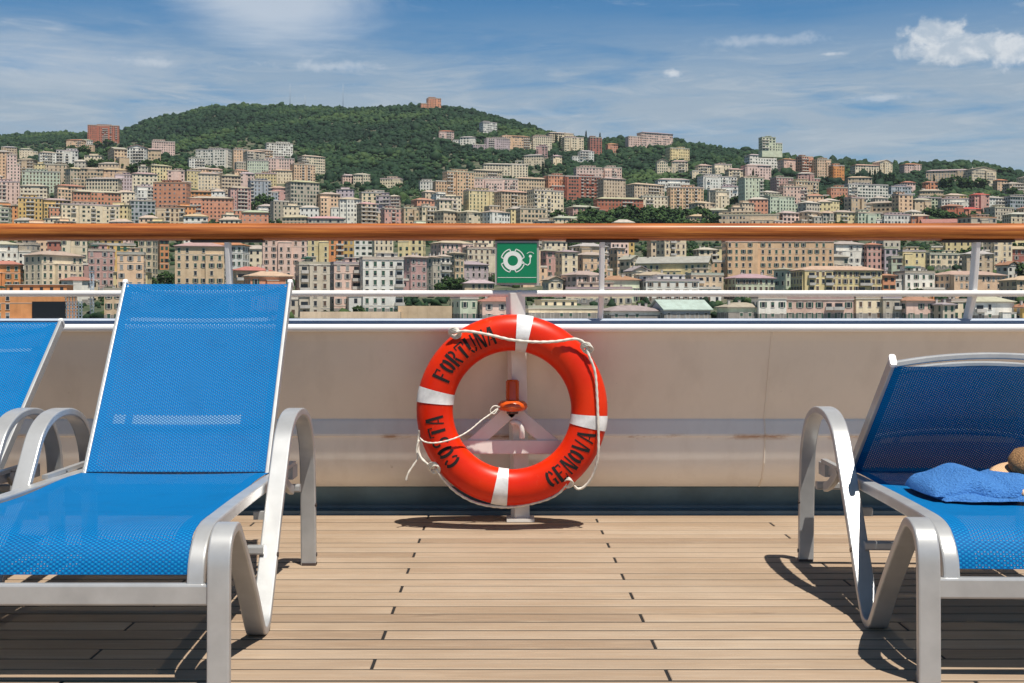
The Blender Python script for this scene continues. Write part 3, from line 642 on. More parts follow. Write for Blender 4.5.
# x0 x1 ytop ybase colour roof rot extras
SPEC = '''
-14 19 261 304 orange hr 8|24 74 251 304 cream hg 38|58 86 238 280 cream fl 10 b|84 113 249 293 rose fl 14 t|115 143 252 306 peach fl 6 t|138 154 238 288 cream fl 4|154 168 238 270 orange hr 20
171 223 242 300 tan hg 2 B|-24 15 241 272 white hl 15|8 36 243 270 grey fl -10|-40 64 291 330 orange fl 0 S|57 92 277 305 white hr 12|104 124 288 322 tan fl 0|258 306 238 285 pink fl 4 B|300 328 238 276 pale_yellow fl 10 b|325 343 238 274 orange fl 12 b|341 354 238 272 ochre fl 6
293 329 262 317 grey fl 14 bB|327 360 262 314 pink fl 16 bB|357 403 257 315 white fl 10 bB|352 373 238 262 white fl 4|371 393 238 264 cream fl 4|400 426 255 296 rose hg 30|421 440 256 292 grey hg 34|436 450 255 288 white hl 30|446 464 252 286 tan hg 26|448 488 261 285 lilac hg 20|462 496 247 278 cream fl 12|462 494 280 296 tan hl 6
450 478 296 322 pale_green fl 20|476 522 297 322 pink hr 10|398 452 303 321 tan fl 0 w|300 400 311 325 tan fl 0 w|538 560 249 284 rose hg 24|556 578 250 287 cream hg 4|574 608 252 284 peach hg 18|612 624 247 276 peach hl 20|620 642 256 282 cream gg 30|626 650 267 297 cream gg 14|638 714 257 285 pale_yellow lg -12
543 563 277 299 cream gg 0|562 606 271 299 pink hg 24|600 640 276 303 pale_green hr 10|566 634 287 305 cream fl 0|636 668 272 300 white hg 8|640 700 279 303 white fl -4|688 724 273 300 tan fl 6 b|726 834 240 282 peach fr 3 B|834 848 241 275 orange fl 8|728 776 274 300 pale_green hg 10|776 796 268 296 pale_green hg 24|796 884 266 300 pale_yellow ht 6 b
828 868 241 276 white hg 12|820 850 254 280 grey hg 16|864 882 243 276 rose hr 8|880 898 247 276 lilac fl 4|893 902 256 290 pale_green fl 0|880 896 274 298 salmon hr 6|652 712 301 321 blue_grey lb 0|514 604 306 322 cream fl 2|598 664 309 322 white hg 0|720 764 303 322 pale_green hg 12|755 787 296 322 white fl 6|786 856 297 321 pink fl 4 b
850 884 296 321 cream fl 10|880 902 296 321 grey fl 0 b|900 936 271 297 white fg 8|934 1012 271 297 peach ht 3 B|898 938 297 321 pink hr 12|936 956 303 322 grey hg 12|948 970 299 321 cream fl 6|968 1016 297 322 white hl 4 b|1012 1048 304 323 ochre hr 4|922 972 253 270 cream fl 10 b|946 972 240 258 pale_yellow fl 0|1000 1020 262 280 white gr 20|1008 1060 276 302 tan ht 0|900 926 250 272 pale_yellow fl 6
15 41 197 233 ochre fl 12|38 68 198 220 ochre ht 20|58 116 204 236 cream fl 16 bB|70 118 190 222 salmon hl 16|18 46 184 208 cream ht 8|20 58 171 196 pale_green fl 12|-8 9 150 188 peach hl 10|5 16 154 186 pink fl 0|-10 18 181 208 pink fl 12 b|-16 8 207 236 pale_green fl 0|52 82 184 208 peach hr 22|36 56 151 170 white hl 18|54 77 150 168 white fl 10|16 34 158 178 tan ht 0|0 16 146 160 tan hl 0|18 32 148 158 cream ht 0
44 66 164 186 tan fl 6|64 84 167 190 grey ht 30|78 102 167 190 tan ht 12|99 126 168 186 peach ht 0|112 134 174 196 lilac fl 0|86 118 177 200 cream hl 4|87 118 125 146 brick_red fl 8 b|66 84 139 153 peach hr 0|74 92 139 152 white hl 12|103 128 147 170 tan gt -40|126 146 145 166 white gt 0|150 174 141 158 pink fl 12|140 160 148 160 tan ht 0
153 187 182 220 salmon fr 2|188 232 196 222 salmon ht 6|184 214 190 206 orange hr 10|195 230 149 166 white fl -6|186 204 158 170 white fl 0|231 247 149 170 peach fl 14|242 264 150 174 grey ht 20|126 154 200 224 blue_grey fl 14|132 156 186 212 white fl 20|128 156 172 196 cream ht 16|146 170 164 188 pale_yellow ht 20|166 184 170 192 pink fl 8|184 200 170 188 pale_yellow fl 16|196 220 172 196 cream ht 8|206 222 168 184 peach ht 12|218 240 174 200 tan ht 14|226 250 186 214 rose ht 16|238 254 172 194 pink hl 10
246 270 180 210 blue_grey fl 16 b|268 286 186 208 rose ht 8|284 318 180 222 grey ht 20|316 340 192 222 peach ht 14|337 360 197 226 white ht 10|356 376 202 228 tan ht 20|254 280 204 222 white hl 14|240 268 210 232 salmon hl 6|282 310 215 234 tan ht 0|306 344 216 234 grey ht 0|297 324 155 175 cream ht 22|264 292 143 158 white fl 14|250 272 149 166 peach hl 12|246 268 160 178 pale_green fl 0|262 294 158 174 pink fl 6|289 314 164 184 peach fl 20 b|270 294 169 184 cream ht 8|254 276 173 186 pale_yellow fl 6
340 356 174 184 pink hl 0|352 370 173 184 cream hl 6|380 402 178 188 cream fl -4|418 438 181 192 white fl 8|358 382 192 220 cream fl 12 b|376 390 195 220 lilac fl 0|388 400 195 210 pink hl 0|368 384 190 204 white fl 20
380 402 208 230 rose fl 16 b|399 418 207 230 tan fl 20 b|416 436 206 230 cream fl 24|434 460 209 231 tan ht 30|457 484 210 231 cream ht 28|480 510 210 231 white ht 26|442 474 171 206 peach fl 16 bB|469 502 169 190 tan ht 14|466 518 178 204 pink fl 10 bB|463 498 190 216 pale_yellow fl 16|494 530 190 218 tan ht 20|527 564 190 220 cream fl 18 b|512 552 177 200 tan ht 12|544 566 175 200 salmon fl 14|562 602 176 200 brick_red fl 10 b|482 528 163 178 cream ht 6|598 626 177 202 tan ht 16
626 666 183 208 tan ht 22 B|668 704 187 212 peach fl 6 bB|574 602 167 182 pink fl 8|602 622 167 180 pink fl 4|690 716 201 222 tan ht 20|711 730 191 216 cream fl 16|594 644 197 214 brick_red ht 8|566 600 205 226 rose hl 4|516 546 208 228 tan fl 10|548 600 216 232 cream hl 0|640 672 196 212 cream fl 6|656 690 178 194 white hl 0
426 441 98 109 salmon fl 10|438 454 130 141 pink hr 6|460 476 136 145 white hl 0|479 497 122 133 white fl 20|484 510 138 150 lilac fl 10|499 530 135 149 peach hr 12|531 552 136 150 cream fl 8|546 574 132 146 cream hl 12|562 584 137 152 cream fl 10|588 602 137 156 brick_red fl 10|578 594 150 162 white hl 8|551 562 155 165 cream hl 14|536 548 146 158 rose fl 0|637 674 132 147 pink hg 16|606 618 143 153 salmon hr 4|666 690 148 160 pale_yellow fl 14|656 668 159 173 cream gt 6|672 688 160 173 cream ht 4|696 712 164 180 cream ht 10|713 732 164 177 cream fl 0|698 738 176 192 white fl 14 b|524 545 154 166 cream hl 0
760 776 137 151 pale_green fl 8|745 778 154 170 white hl 14|742 772 164 182 pink hl 10|740 764 177 210 pale_green fl 10 b|772 794 177 196 rose fl 12 b|790 820 181 207 tan fl 14 bB|797 814 156 177 salmon fl 18|813 832 159 178 peach fl 14|830 845 165 182 orange fl 12|779 798 158 174 pink hr 16|798 814 172 184 rose hl 4|829 848 187 207 salmon fl 6|843 890 184 204 white fl 10|888 912 186 200 blue_grey fl 8|764 796 196 214 pale_green fl 14|726 744 168 182 cream hl 10|722 742 186 200 white fl 4 b|848 872 176 188 tan ht 4
852 880 164 175 cream ht 0|874 894 160 175 cream gt 20|902 922 163 174 pink hr 8|928 972 169 184 tan ht -10|966 998 167 186 cream gt 14|902 916 181 193 pink hr 10|924 938 181 193 salmon hr 8|920 944 189 198 tan ht 0|866 900 201 220 tan ht -20 B|894 914 194 222 peach fl 14|972 990 193 218 rose hb2 8|984 1006 196 212 white hl 14|1004 1040 196 212 blue_grey fl 12|942 974 198 212 white fl 0|944 964 204 220 brick_red hr 4|960 982 207 219 salmon hb2 0|988 1016 207 224 grey fl 14|995 1008 179 192 peach hr 10|1006 1024 182 196 tan hl 8|1020 1050 176 190 cream hl 0|912 932 198 212 tan ht 8|916 942 197 208 pale_green fl 0
778 800 211 230 pink hl 14|800 822 210 230 tan ht 24|818 840 211 230 grey ht 14|832 856 210 230 pale_yellow ht 12|854 884 212 230 pale_green fl 8|716 780 214 230 tan fl 0|880 912 214 230 white fl 8|912 930 214 230 salmon hl 0|924 968 219 233 light lr 0|1008 1040 212 230 cream hl 0|686 716 214 230 tan ht 8|780 808 186 208 pink fl 8 b|706 730 208 224 cream ht 0
'''
blds = []
for line in SPEC.strip().splitlines():
    for it in line.split('|'):
        a = it.split(); x0, x1, yt, yb = map(float, a[:4]); c = a[4].replace('_', ' '); c = 'cream' if c == 'light' else c
        blds.append(dict(x0=x0, x1=x1, yt=yt, yb=yb, c=c, roof=a[5], rot=float(a[6]), ex=a[7] if len(a) > 7 else '', hand=True))
def finish(b):
    pc = (b['x0'] + b['x1']) / 2; d = depth_of(pc, b['yb']); b['d'] = d; b['px'] = pc
    W = (b['x1'] - b['x0']) / F * d; hh = (b['yb'] - b['yt']) / F * d; r = abs(R_(b['rot'])); dep = min(13.0, max(7.0, W * .55))
    w_ = (W - dep * math.sin(r)) / max(.5, math.cos(r))
    if w_ < W * .45: dep = W * .5; w_ = (W - dep * math.sin(r)) / math.cos(r)
    b['w'] = max(5.0, w_); b['dep'] = dep; b['h'] = max(5.5, hh); b['x'] = (pc - VX) / F * d; b['y'] = d + dep / 2
for b in blds:
    if 'S' not in b['ex'] and 'w' not in b['ex']: b['rot'] = b['rot'] * 1.5 if abs(b['rot']) > 5 else b['rot'] + random.choice([-9, -4, 8, 14, 20])
    finish(b)
# fill the gaps between the named houses with more of the town
lim = [(-200,205),(0,165),(60,160),(120,170),(190,172),(250,180),(300,196),(340,208),(440,210),(500,197),(560,203),(640,208),(740,204),(860,207),(1024,205),(1300,205)]
cand = []
for d in np.arange(455, 1560, 24):
    wpx = 24 * F / d
    for px in np.arange(-150, 1180, wpx * 1.22):
        p = px + random.uniform(-.3, .3) * wpx; dd = d + random.uniform(-10, 10); row = float(ground_row(p, dd))
        if row < np.interp(p, [a for a, _ in lim], [a for _, a in lim]): continue
        if 548 < p < 716 and (202 < row < 241 or (row > 240 and row - 19*F/dd < 227)): continue
        cand.append((p, dd, row))
random.shuffle(cand)
keys = list(PAL); wts = [26, 10, 4, 14, 4, 6, 6, 3, 2, 12, 7, 16, 3, 1, 1]
for p, d, row in cand:
    x = (p - VX) / F * d
    if any(abs(x - b['x']) < (b['w'] + 15) * .5 and abs(d - b['d']) < 14 for b in blds): continue
    W = random.uniform(11, 23); hh = random.uniform(12, 25) * (.75 if d > 1150 else 1)
    b = dict(x0=p - W/2*F/d, x1=p + W/2*F/d, yt=row - hh*F/d, yb=row, c=random.choices(keys, wts)[0], roof=random.choice(['fl','fl','ht','ht','hl','hg','hr','fr']), rot=random.uniform(-8, 32), ex=random.choice(['', '', 'b', 'b', 'b']), hand=False)
    finish(b)
    bad = False
    for q in blds:
        if not q['hand'] or q['d'] <= b['d']: continue
        ox = min(q['x1'], b['x1']) - max(q['x0'], b['x0']); oy = min(q['yb'] - .25*(q['yb']-q['yt']), b['yb']) - max(q['yt'], b['yt'])
        if ox > 0 and oy > 0 and ox * oy > .10 * (q['x1']-q['x0']) * (q['yb']-q['yt']): bad = True; break
    if not bad: blds.append(b)
# keep what the photo can show: painter's test, near to far
mask = np.zeros((700, 1300), bool); mask[224:241] = True; mask[320:] = True
blds.sort(key=lambda b: b['d']); keep = []
for b in blds:
    x0, x1, y0, y1 = int(b['x0'])+130, int(b['x1'])+130, int(b['yt']), int(b['yb'])
    x0 = max(0, x0); x1 = min(1299, x1)
    if x1 - x0 < 2: continue
    sub = mask[y0:y1+1, x0:x1+1]; vis = (~sub).sum(); b['vis'] = vis
    inside = b['x1'] > 0 and b['x0'] < 1024
    if vis < (26 if b['hand'] else 60) or (not b['hand'] and vis < .12 * sub.size): continue
    vm = ~sub; yy, xx = np.nonzero(vm); b['lx'] = xx.mean() + x0 - 130; b['ly'] = yy.mean() + y0; b['in'] = inside
    sub[:] = True; keep.append(b)
print('buildings', len(keep)); keep.sort(key=lambda b: -b['hand'] * 1e6 - b['vis']); blds = keep[:296]; rest = keep[296:]
blds.sort(key=lambda b: b['d'])
def band_of(x, y):
    if y > 293: return 'below the white pipe rail'
    if y > 234: return 'between handrail and white pipe'
    if y > 200: return 'just above the handrail'
    if y > 172: return 'on the middle slope'
    return 'high on the hill'
groups = {}
for b in blds: groups.setdefault((b['c'], band_of(b['lx'], b['ly'])), []).append(b)
for (c, bn), L in groups.items():
    L.sort(key=lambda b: b['lx'])
    for i, b in enumerate(L): b['ord'] = i + 1; b['n'] = len(L); b['bn'] = bn
# --- window and balcony meshes shared by the nearer houses
def win_mesh(kind, sh):
    mb = MB(); w, h = 1.05, 1.75
    for (x, z, sx_, sz) in ((0, h + .09, w + .36, .18), (0, -.07, w + .42, .14)): mb.box((x, -.06, z), (sx_, .16, sz), 1)
    mb.box((-w/2 - .07, -.04, h/2), (.12, .12, h), 1); mb.box((w/2 + .07, -.04, h/2), (.12, .12, h), 1)
    mb.quad((-w/2, -.012, 0), (w/2, -.012, 0), (w/2, -.012, h), (-w/2, -.012, h), 0)
    if kind == 'open':
        mb.box((-w/2 - .42, -.09, h/2), (.52, .05, h), 2); mb.box((w/2 + .42, -.09, h/2), (.52, .05, h), 2)
    elif kind == 'shut': mb.box((0, -.05, h*.5), (w, .05, h), 2)
    elif kind == 'half': mb.box((0, -.05, h*.72), (w, .05, h*.56), 2)
    o = mb.build('window', [M['glass'], M['trim'], M[sh]]); me = o.data; bpy.data.objects.remove(o); return me
WM = {(k, s): win_mesh(k, s) for k in ('open', 'shut', 'half', 'bare') for s in ('green_shutter', 'brown_shutter', 'grey_shutter')}
def balc_mesh(w):
    mb = MB(); mb.box((0, -.6, -.08), (w, 1.2, .16), 0); mb.box((0, -1.17, .5), (w, .06, 1.0), 0); mb.box((-w/2+.03, -.6, .5), (.06, 1.1, 1.0), 0); mb.box((w/2-.03, -.6, .5), (.06, 1.1, 1.0), 0)
    mb.box((0, -.03, 1.15), (w*.7, .05, 2.2), 1)
    o = mb.build('balcony', [M['concrete'], M['glass']]); me = o.data; bpy.data.objects.remove(o); return me
BM = {w: balc_mesh(w) for w in (2.6, 3.6, 5.0)}
def child(name, me, parent, loc, rz=0.0):
    o = bpy.data.objects.new(name, me); COL.objects.link(o); o.parent = parent; o.location = loc; o.rotation_euler = (0, 0, rz); return o
def make_building(b):
    near = b['vis'] > 420 and b['d'] < 720
    w, dep, hh, rot = b['w'], b['dep'], b['h'], -R_(b['rot'])
    rot = R_(b['rot']); x, y = b['x'], b['y']; zb = H - (b['yb'] - VY) / F * b['d']
    pitched = b['roof'][0] in 'hgl'; rh = min(2.1, .11 * w + .35) if b['roof'][0] == 'h' else min(3.4, .26 * w)
    if not pitched: rh = 1.0
    hw = hh - rh; nf = max(1, min(11, int(round(hw / 3.3)))); fh = hw / nf
    kind = 'apartment_building' if nf >= 3 else 'house'
    root = empty(kind, (x, y, zb), rot)
    rng_ = random.Random(int(x * 7 + y * 13)); col = PAL[b['c']]; j = rng_.uniform(.9, 1.07); g = rng_.uniform(-.02, .02)
    col = (min(.9, col[0]*j + g), min(.9, col[1]*j), min(.9, max(.02, col[2]*j - g)))
    word_ = 'block' if nf >= 3 else 'house'
    fl = FL[min(nf, 12)]
    if b['n'] == 1: lab = f"the only {b['c']} {fl}-storey {word_} {b['bn']}"
    else: lab = f"{fl}-storey {word_}, {ORD[min(b['ord'], len(ORD)-1)]} {b['c']} one from the left {b['bn']}"
    tag(root, lab, 'building', 'buildings of the hillside town')
    mb = MB(); sh = rng_.choice(['green_shutter', 'green_shutter', 'brown_shutter', 'grey_shutter'])
    under = 7.0 if not near else 5.0
    mb.box((0, 0, (hw - under) / 2), (w, dep, hw + under), 0)
    if 'w' in b['ex']:
        pass
    else:
        mb.box((0, 0, hw + .12), (w + .5, dep + .5, .24), 1)
        if nf >= 4: mb.box((0, 0, fh + .05), (w + .16, dep + .16, .22), 1); mb.box((0, 0, hw - fh - .02), (w + .14, dep + .14, .16), 1)
        if near: mb.box((0, 0, .35 * fh), (w + .1, dep + .1, .7 * fh), 4)
    bay = None
    if 'w' not in b['ex'] and 'S' not in b['ex'] and w > 11 and rng_.random() < .6:
        bw = rng_.uniform(.26, .42) * w; bx = rng_.choice([-1, 0, 1]) * (w - bw) / 2 * rng_.uniform(.85, 1.0); pj = rng_.uniform(.9, 2.2); bh = hw - rng_.choice([0.06, 0.06, 1.2, fh])
        bay = (bx - bw/2, bx + bw/2, pj); mb.box((bx, -dep/2 - pj/2 + .01, (bh - under)/2), (bw, pj + .02, bh + under), 0); mb.box((bx, -dep/2 - pj/2, bh + .02), (bw + .3, pj + .3, .2), 1)
    nx = max(2, int(w / rng_.uniform(2.5, 3.7))); ny = max(1, int(dep / 3.2)); bal = set(); 
    if nf >= 4 and not near and rng_.random() < .35 and 'b' not in b['ex']:
        a0 = rng_.randint(0, max(0, nx - 3)); bal = set(range(a0, min(nx, a0 + rng_.randint(2, 4))))
    if 'b' in b['ex']:
        cols = list(range(nx)); rng_.shuffle(cols); bal = set(cols[:max(1, nx // 3)])
    wins = []
    for f in range(nf):
        z = f * fh + fh * .28
        for i in range(nx):
            wx = -w/2 + w * (i + .5) / nx; wy = -dep/2
            if bay and bay[0] - .6 < wx < bay[1] + .6:
                if not (bay[0] + .7 < wx < bay[1] - .7): continue
                if z + 1.8 > bh: continue
                wy -= bay[2]
            if rng_.random() > .07: wins.append((wx, wy, z, 0.0, i, f))
        for i in range(ny):
            yy = -dep/2 + dep * (i + .5) / ny; wins.append((w/2, yy, z, PI/2, -1, f)); wins.append((-w/2, yy, z, -PI/2, -1, f))
    if 'S' in b['ex']: wins = [q for q in wins if q[0] < -w*.02 or q[3] != 0]
    if 'w' in b['ex']: wins = []
    kinds = rng_.choice([['open', 'open', 'shut', 'half', 'bare'], ['shut', 'half', 'bare', 'shut'], ['bare', 'half', 'bare'], ['open', 'open', 'shut']])
    wh_ = rng_.uniform(1.5, 2.1); wa_ = rng_.uniform(.5, .75)
    def add_bal(parent, wx, f, z):
        pass
    if near:
        cr, sr = math.cos(rot), math.sin(rot)
        def lit(q):   # only the faces turned towards the harbour carry windows in view
            nx_, ny_ = {0.0: (0, -1), PI/2: (1, 0), -PI/2: (-1, 0)}[q[3]]; wx = nx_*cr - ny_*sr; wy = nx_*sr + ny_*cr; return wx * x + wy * y < -.02 * y
        ww = [q for q in wins if lit(q)]; ww.sort(key=lambda q: -q[2]); ww = ww[:98]
        wall = mb.build('wall', [M['stucco'], M['trim'], M['glass'], M[sh], M['plinth']], root); wall.color = (*col, 1)
        for (wx, wy, z, rz, i, f) in ww:
            if rz == 0.0 and i in bal and f > 0:
                child('balcony', BM[rng_.choice([2.6, 3.6])], root, (wx, wy - .004, z - .75)); continue
            child('window', WM[(rng_.choice(kinds), sh)], root, (wx, wy - .004, z), rz)
    else:
        for (wx, wy, z, rz, i, f) in wins:
            c, s = math.cos(rz), math.sin(rz); T = lambda a, o_, zz: (wx + a*c + o_*s, wy + a*s - o_*c, zz)
            hh_ = wh_; aw = wa_
            if rz == 0.0 and i in bal and f > 0:
                mb.box((wx, wy - .6, z - .3), (w/nx*1.02, 1.2, .9), 1); mb.quad(T(-.9, .03, z+.15), T(.9, .03, z+.15), T(.9, .03, z+hh_-.1), T(-.9, .03, z+hh_-.1), 2); continue
            k = rng_.choice(kinds); mi = 3 if k == 'shut' else 2
            mb.quad(T(-aw, .05, z), T(aw, .05, z), T(aw, .05, z+hh_), T(-aw, .05, z+hh_), mi)
            if k == 'half': mb.quad(T(-aw, .07, z+.7), T(aw, .07, z+.7), T(aw, .07, z+hh_), T(-aw, .07, z+hh_), 3)
            if k == 'open':
                mb.quad(T(-aw-.5, .06, z), T(-aw-.03, .06, z), T(-aw-.03, .06, z+hh_), T(-aw-.5, .06, z+hh_), 3); mb.quad(T(aw+.03, .06, z), T(aw+.5, .06, z), T(aw+.5, .06, z+hh_), T(aw+.03, .06, z+hh_), 3)
        wall = mb.build('wall', [M['stucco'], M['trim'], M['glass'], M[sh], M['plinth']], root); wall.color = (*col, 1)
    # a lower wing at one side, with its own flat roof
    if 'w' not in b['ex'] and 'S' not in b['ex'] and w > 9 and nf >= 3 and rng_.random() < .5:
        sd_ = rng_.choice([-1, 1]); ww_ = rng_.uniform(.3, .55) * w; wf = max(1, int(nf * rng_.uniform(.45, .8))); wh2 = wf * fh; wd = dep * rng_.uniform(.55, .85); x0_ = sd_ * (w/2 + ww_/2 - .05); yo = rng_.uniform(-.1, .12) * dep
        gb = MB(); gb.box((x0_, yo, (wh2 - 7)/2), (ww_, wd, wh2 + 7), 0); gb.box((x0_, yo, wh2 + .12), (ww_ + .4, wd + .4, .24), 1); gb.box((x0_, yo - wd/2, wh2 + .6), (ww_, .15, .72), 1)
        q = max(1, int(ww_ / 2.8))
        for f in range(wf):
            for i in range(q): cx_ = x0_ - ww_/2 + ww_*(i+.5)/q; z_ = f*fh + fh*.28; yy_ = yo - wd/2 - .05; gb.quad((cx_-.6, yy_, z_), (cx_+.6, yy_, z_), (cx_+.6, yy_, z_+1.75), (cx_-.6, yy_, z_+1.75), rng_.choice([2, 2, 3]))
        o = gb.build('wing', [M['stucco'], M['trim'], M['glass'], M[sh]], root); k2 = rng_.uniform(.88, 1.05); o.color = (*[min(.9, v*k2) for v in col], 1)
    # roof
    if 'w' in b['ex']: return root
    rc = RF[{'g': 'grey', 't': 'tan', 'r': 'red', 'l': 'light', 'b': 'blue'}[b['roof'][1]]] if b['roof'][1:] != 'b2' else RF['bright']
    rc = tuple(v * rng_.uniform(.85, 1.12) for v in rc); mb = MB(); e = .75; z0 = hw + .24; X_, Y_ = w/2 + e, dep/2 + e
    if b['roof'][0] == 'h':
        L = max(.4, X_ - Y_) if X_ > Y_ else .3; M_ = .3 if X_ > Y_ else max(.4, Y_ - X_)
        vs = [(-X_,-Y_,z0),(X_,-Y_,z0),(X_,Y_,z0),(-X_,Y_,z0),(-L,-M_,z0+rh),(L,-M_,z0+rh),(L,M_,z0+rh),(-L,M_,z0+rh),(-X_,-Y_,z0+.22),(X_,-Y_,z0+.22),(X_,Y_,z0+.22),(-X_,Y_,z0+.22)]
        mb.add(vs, [(3,2,1,0),(0,1,9,8),(1,2,10,9),(2,3,11,10),(3,0,8,11),(8,9,5,4),(9,10,6,5),(10,11,7,6),(11,8,4,7),(4,5,6,7)])
    elif b['roof'][0] in 'gl':
        if b['roof'][0] == 'g': prof = [(-X_, z0), (0, z0 + rh), (X_, z0), (X_, z0 + .3), (0, z0 + rh + .32), (-X_, z0 + .3)]; vs = [(a, s*Y_, zz) for s in (-1, 1) for a, zz in prof]
        else: prof = [(-Y_, z0), (0, z0 + rh), (Y_, z0), (Y_, z0 + .3), (0, z0 + rh + .32), (-Y_, z0 + .3)]; vs = [(s*X_, a, zz) for s in (1, -1) for a, zz in prof]
        mb.add(vs, [(0,1,7,6),(1,2,8,7),(2,3,9,8),(3,4,10,9),(4,5,11,10),(5,0,6,11),(5,4,1,0),(4,3,2,1),(6,7,10,11),(7,8,9,10)])
        gw = MB()
        if b['roof'][0] == 'g': gw.add([(-w/2, s*(dep/2-.02), z0-.02) for s in (-1,1)] + [(w/2, s*(dep/2-.02), z0-.02) for s in (-1,1)] + [(0, s*(dep/2-.02), z0+rh-.1) for s in (-1,1)], [(0,2,4),(1,5,3)])
        else: gw.add([(s*(w/2-.02), -dep/2, z0-.02) for s in (-1,1)] + [(s*(w/2-.02), dep/2, z0-.02) for s in (-1,1)] + [(s*(w/2-.02), 0, z0+rh-.1) for s in (-1,1)], [(0,4,2),(1,3,5)])
        gbl = gw.build('gable', M['stucco'], root); gbl.color = (*col, 1)
    else:
        mb.box((0, 0, z0 + .06), (w + .3, dep + .3, .12))
        for (cx_, cy_, a, c_) in ((0, -dep/2, w+.3, .22), (0, dep/2, w+.3, .22), (-w/2, 0, .22, dep-.2), (w/2, 0, .22, dep-.2)): mb.box((cx_, cy_, z0 + .5), (a, c_, .76))
    roof = mb.build('roof', M['roofing'], root); roof.color = (*rc, 1)
    if not pitched and w > 9 and b['vis'] > 60:
        pw = rng_.uniform(.3, .6) * w; pb = MB(); px_ = rng_.uniform(-.2, .2) * w; ph = rng_.uniform(2.2, 3.0); q0 = z0 + .122
        pb.box((px_, .1*dep, q0 + ph/2), (pw, dep*.5, ph), 0); pb.box((px_, .1*dep, q0 + ph + .1), (pw + .8, dep*.5 + .8, .2), 1)
        for i in range(max(1, int(pw/3))): pb.quad((px_ - pw/2 + pw*(i+.5)/max(1,int(pw/3)) - .55, .1*dep - dep*.25 - .03, q0+.5), (px_ - pw/2 + pw*(i+.5)/max(1,int(pw/3)) + .55, .1*dep - dep*.25 - .03, q0+.5), (px_ - pw/2 + pw*(i+.5)/max(1,int(pw/3)) + .55, .1*dep - dep*.25 - .03, q0+2.0), (px_ - pw/2 + pw*(i+.5)/max(1,int(pw/3)) - .55, .1*dep - dep*.25 - .03, q0+2.0), 2)
        o = pb.build('penthouse', [M['stucco'], M['trim'], M['glass']], roof); o.color = (*[min(.9, v*1.02) for v in col], 1)
    if b['vis'] > 120:
        for q in range(rng_.choice([1, 2, 2, 3])):
            cb = MB(); cx_, cy_ = rng_.uniform(-.38, .38)*w, rng_.uniform(-.2, .3)*dep; zt = z0 + (rh*.6 if pitched else .1)
            cb.box((cx_, cy_, zt + .5), (.8, .6, 2.0), 0); cb.box((cx_, cy_, zt + 1.55), (1.0, .8, .14), 1); cb.build('chimney', [M['concrete'], M['plinth']], roof)
    if 't' in b['ex'] or (near and not pitched and rng_.random() < .4):
        ab = MB(); ab.box((-.25*w, -.25*dep, z0 + 2.1), (w*.3, dep*.34, .1), 0, rx=R_(-8))
        for s in (-1, 1): ab.box((-.25*w + s*w*.14, -.36*dep, z0 + 1.1), (.08, .08, 2.0), 1)
        ab.build('awning', [M['awning'], M['concrete']], roof)
    if 'S' in b['ex']:
        k_ = b['d'] / F; cx_ = (49 - b['px']) * k_; sb = MB(); zc_ = (b['yb'] - 310) * k_ 
        sb.box((cx_ , -dep/2 - .2, zc_), (33*k_, .4, 17*k_)); sb.build('display_screen', M['black_screen'], root)
        sb = MB()
        for i in range(6): sb.box(((67 + i*3 - b['px'])*k_, -dep/2 - .25, zc_), (.25, .3, 17*k_)); sb.box(((74.5 - b['px'])*k_, -dep/2 - .25, (b['yb'] - 302 - i*3.3)*k_), (17*k_, .3, .25))
        sb.build('lattice_frame', M['steel_pale'], root)
    return root
for b in blds: make_building(b)

# the smallest, farthest houses beyond the three hundred: one mass
mats = [M['glass'], M['trim']] + [paint('far_' + k.replace(' ', '_') + '_stucco', v, .85, .18, .3, 0) for k, v in PAL.items()] + [paint('far_' + k + '_roofing', v, .9, .2, .5, 0) for k, v in RF.items()]
pk, rk = list(PAL), list(RF); mb = MB()
for b in rest:
    w, dep, hw, a = b['w'], b['dep'], b['h'] - 1.2, R_(b['rot']); zb = H - (b['yb'] - VY) / F * b['d']; ca, sa = math.cos(a), math.sin(a); wi = 2 + pk.index(b['c']); ri = 2 + len(pk) + random.choice([0, 1, 1, 2, 3])
    T = lambda x, y, z: (b['x'] + x*ca - y*sa, b['y'] + x*sa + y*ca, zb + z)
    mb.box(T(0, 0, (hw - 6)/2), (w, dep, hw + 6), wi, rz=a); mb.box(T(0, 0, hw + .1), (w + 1.0, dep + 1.0, .22), 1, rz=a)
    if b['roof'][0] in 'hgl':
        q = [(-w/2-.5, -dep/2-.5), (w/2+.5, -dep/2-.5), (w/2+.5, dep/2+.5), (-w/2-.5, dep/2+.5)]; l = max(.3, (w - dep)/2)
        mb.add([T(x, y, hw + .213) for x, y in q] + [T(-l, 0, hw + 2.2), T(l, 0, hw + 2.2)], [(0,1,5,4),(2,3,4,5),(1,2,5),(3,0,4)], ri)
    else: mb.box(T(0, .1*dep, hw + 1.2), (w*.5, dep*.5, 2.0), wi, rz=a); mb.box(T(0, .1*dep, hw + 2.25), (w*.5 + .6, dep*.5 + .6, .18), ri, rz=a)
    nf = max(1, int(hw/3.3)); nx = max(2, int(w/3)); ny = max(1, int(dep/3.5))
    for f in range(nf):
        z = hw*(f + .3)/nf
        for i in range(nx): x = -w/2 + w*(i+.5)/nx; mb.quad(T(x-.6, -dep/2-.05, z), T(x+.6, -dep/2-.05, z), T(x+.6, -dep/2-.05, z+1.7), T(x-.6, -dep/2-.05, z+1.7), 0)
        for s_ in (-1, 1):
            for i in range(ny): y = -dep/2 + dep*(i+.5)/ny; x = s_*(w/2+.05); mb.quad(T(x, y-.6*s_, z), T(x, y+.6*s_, z), T(x, y+.6*s_, z+1.7), T(x, y-.6*s_, z+1.7), 0)
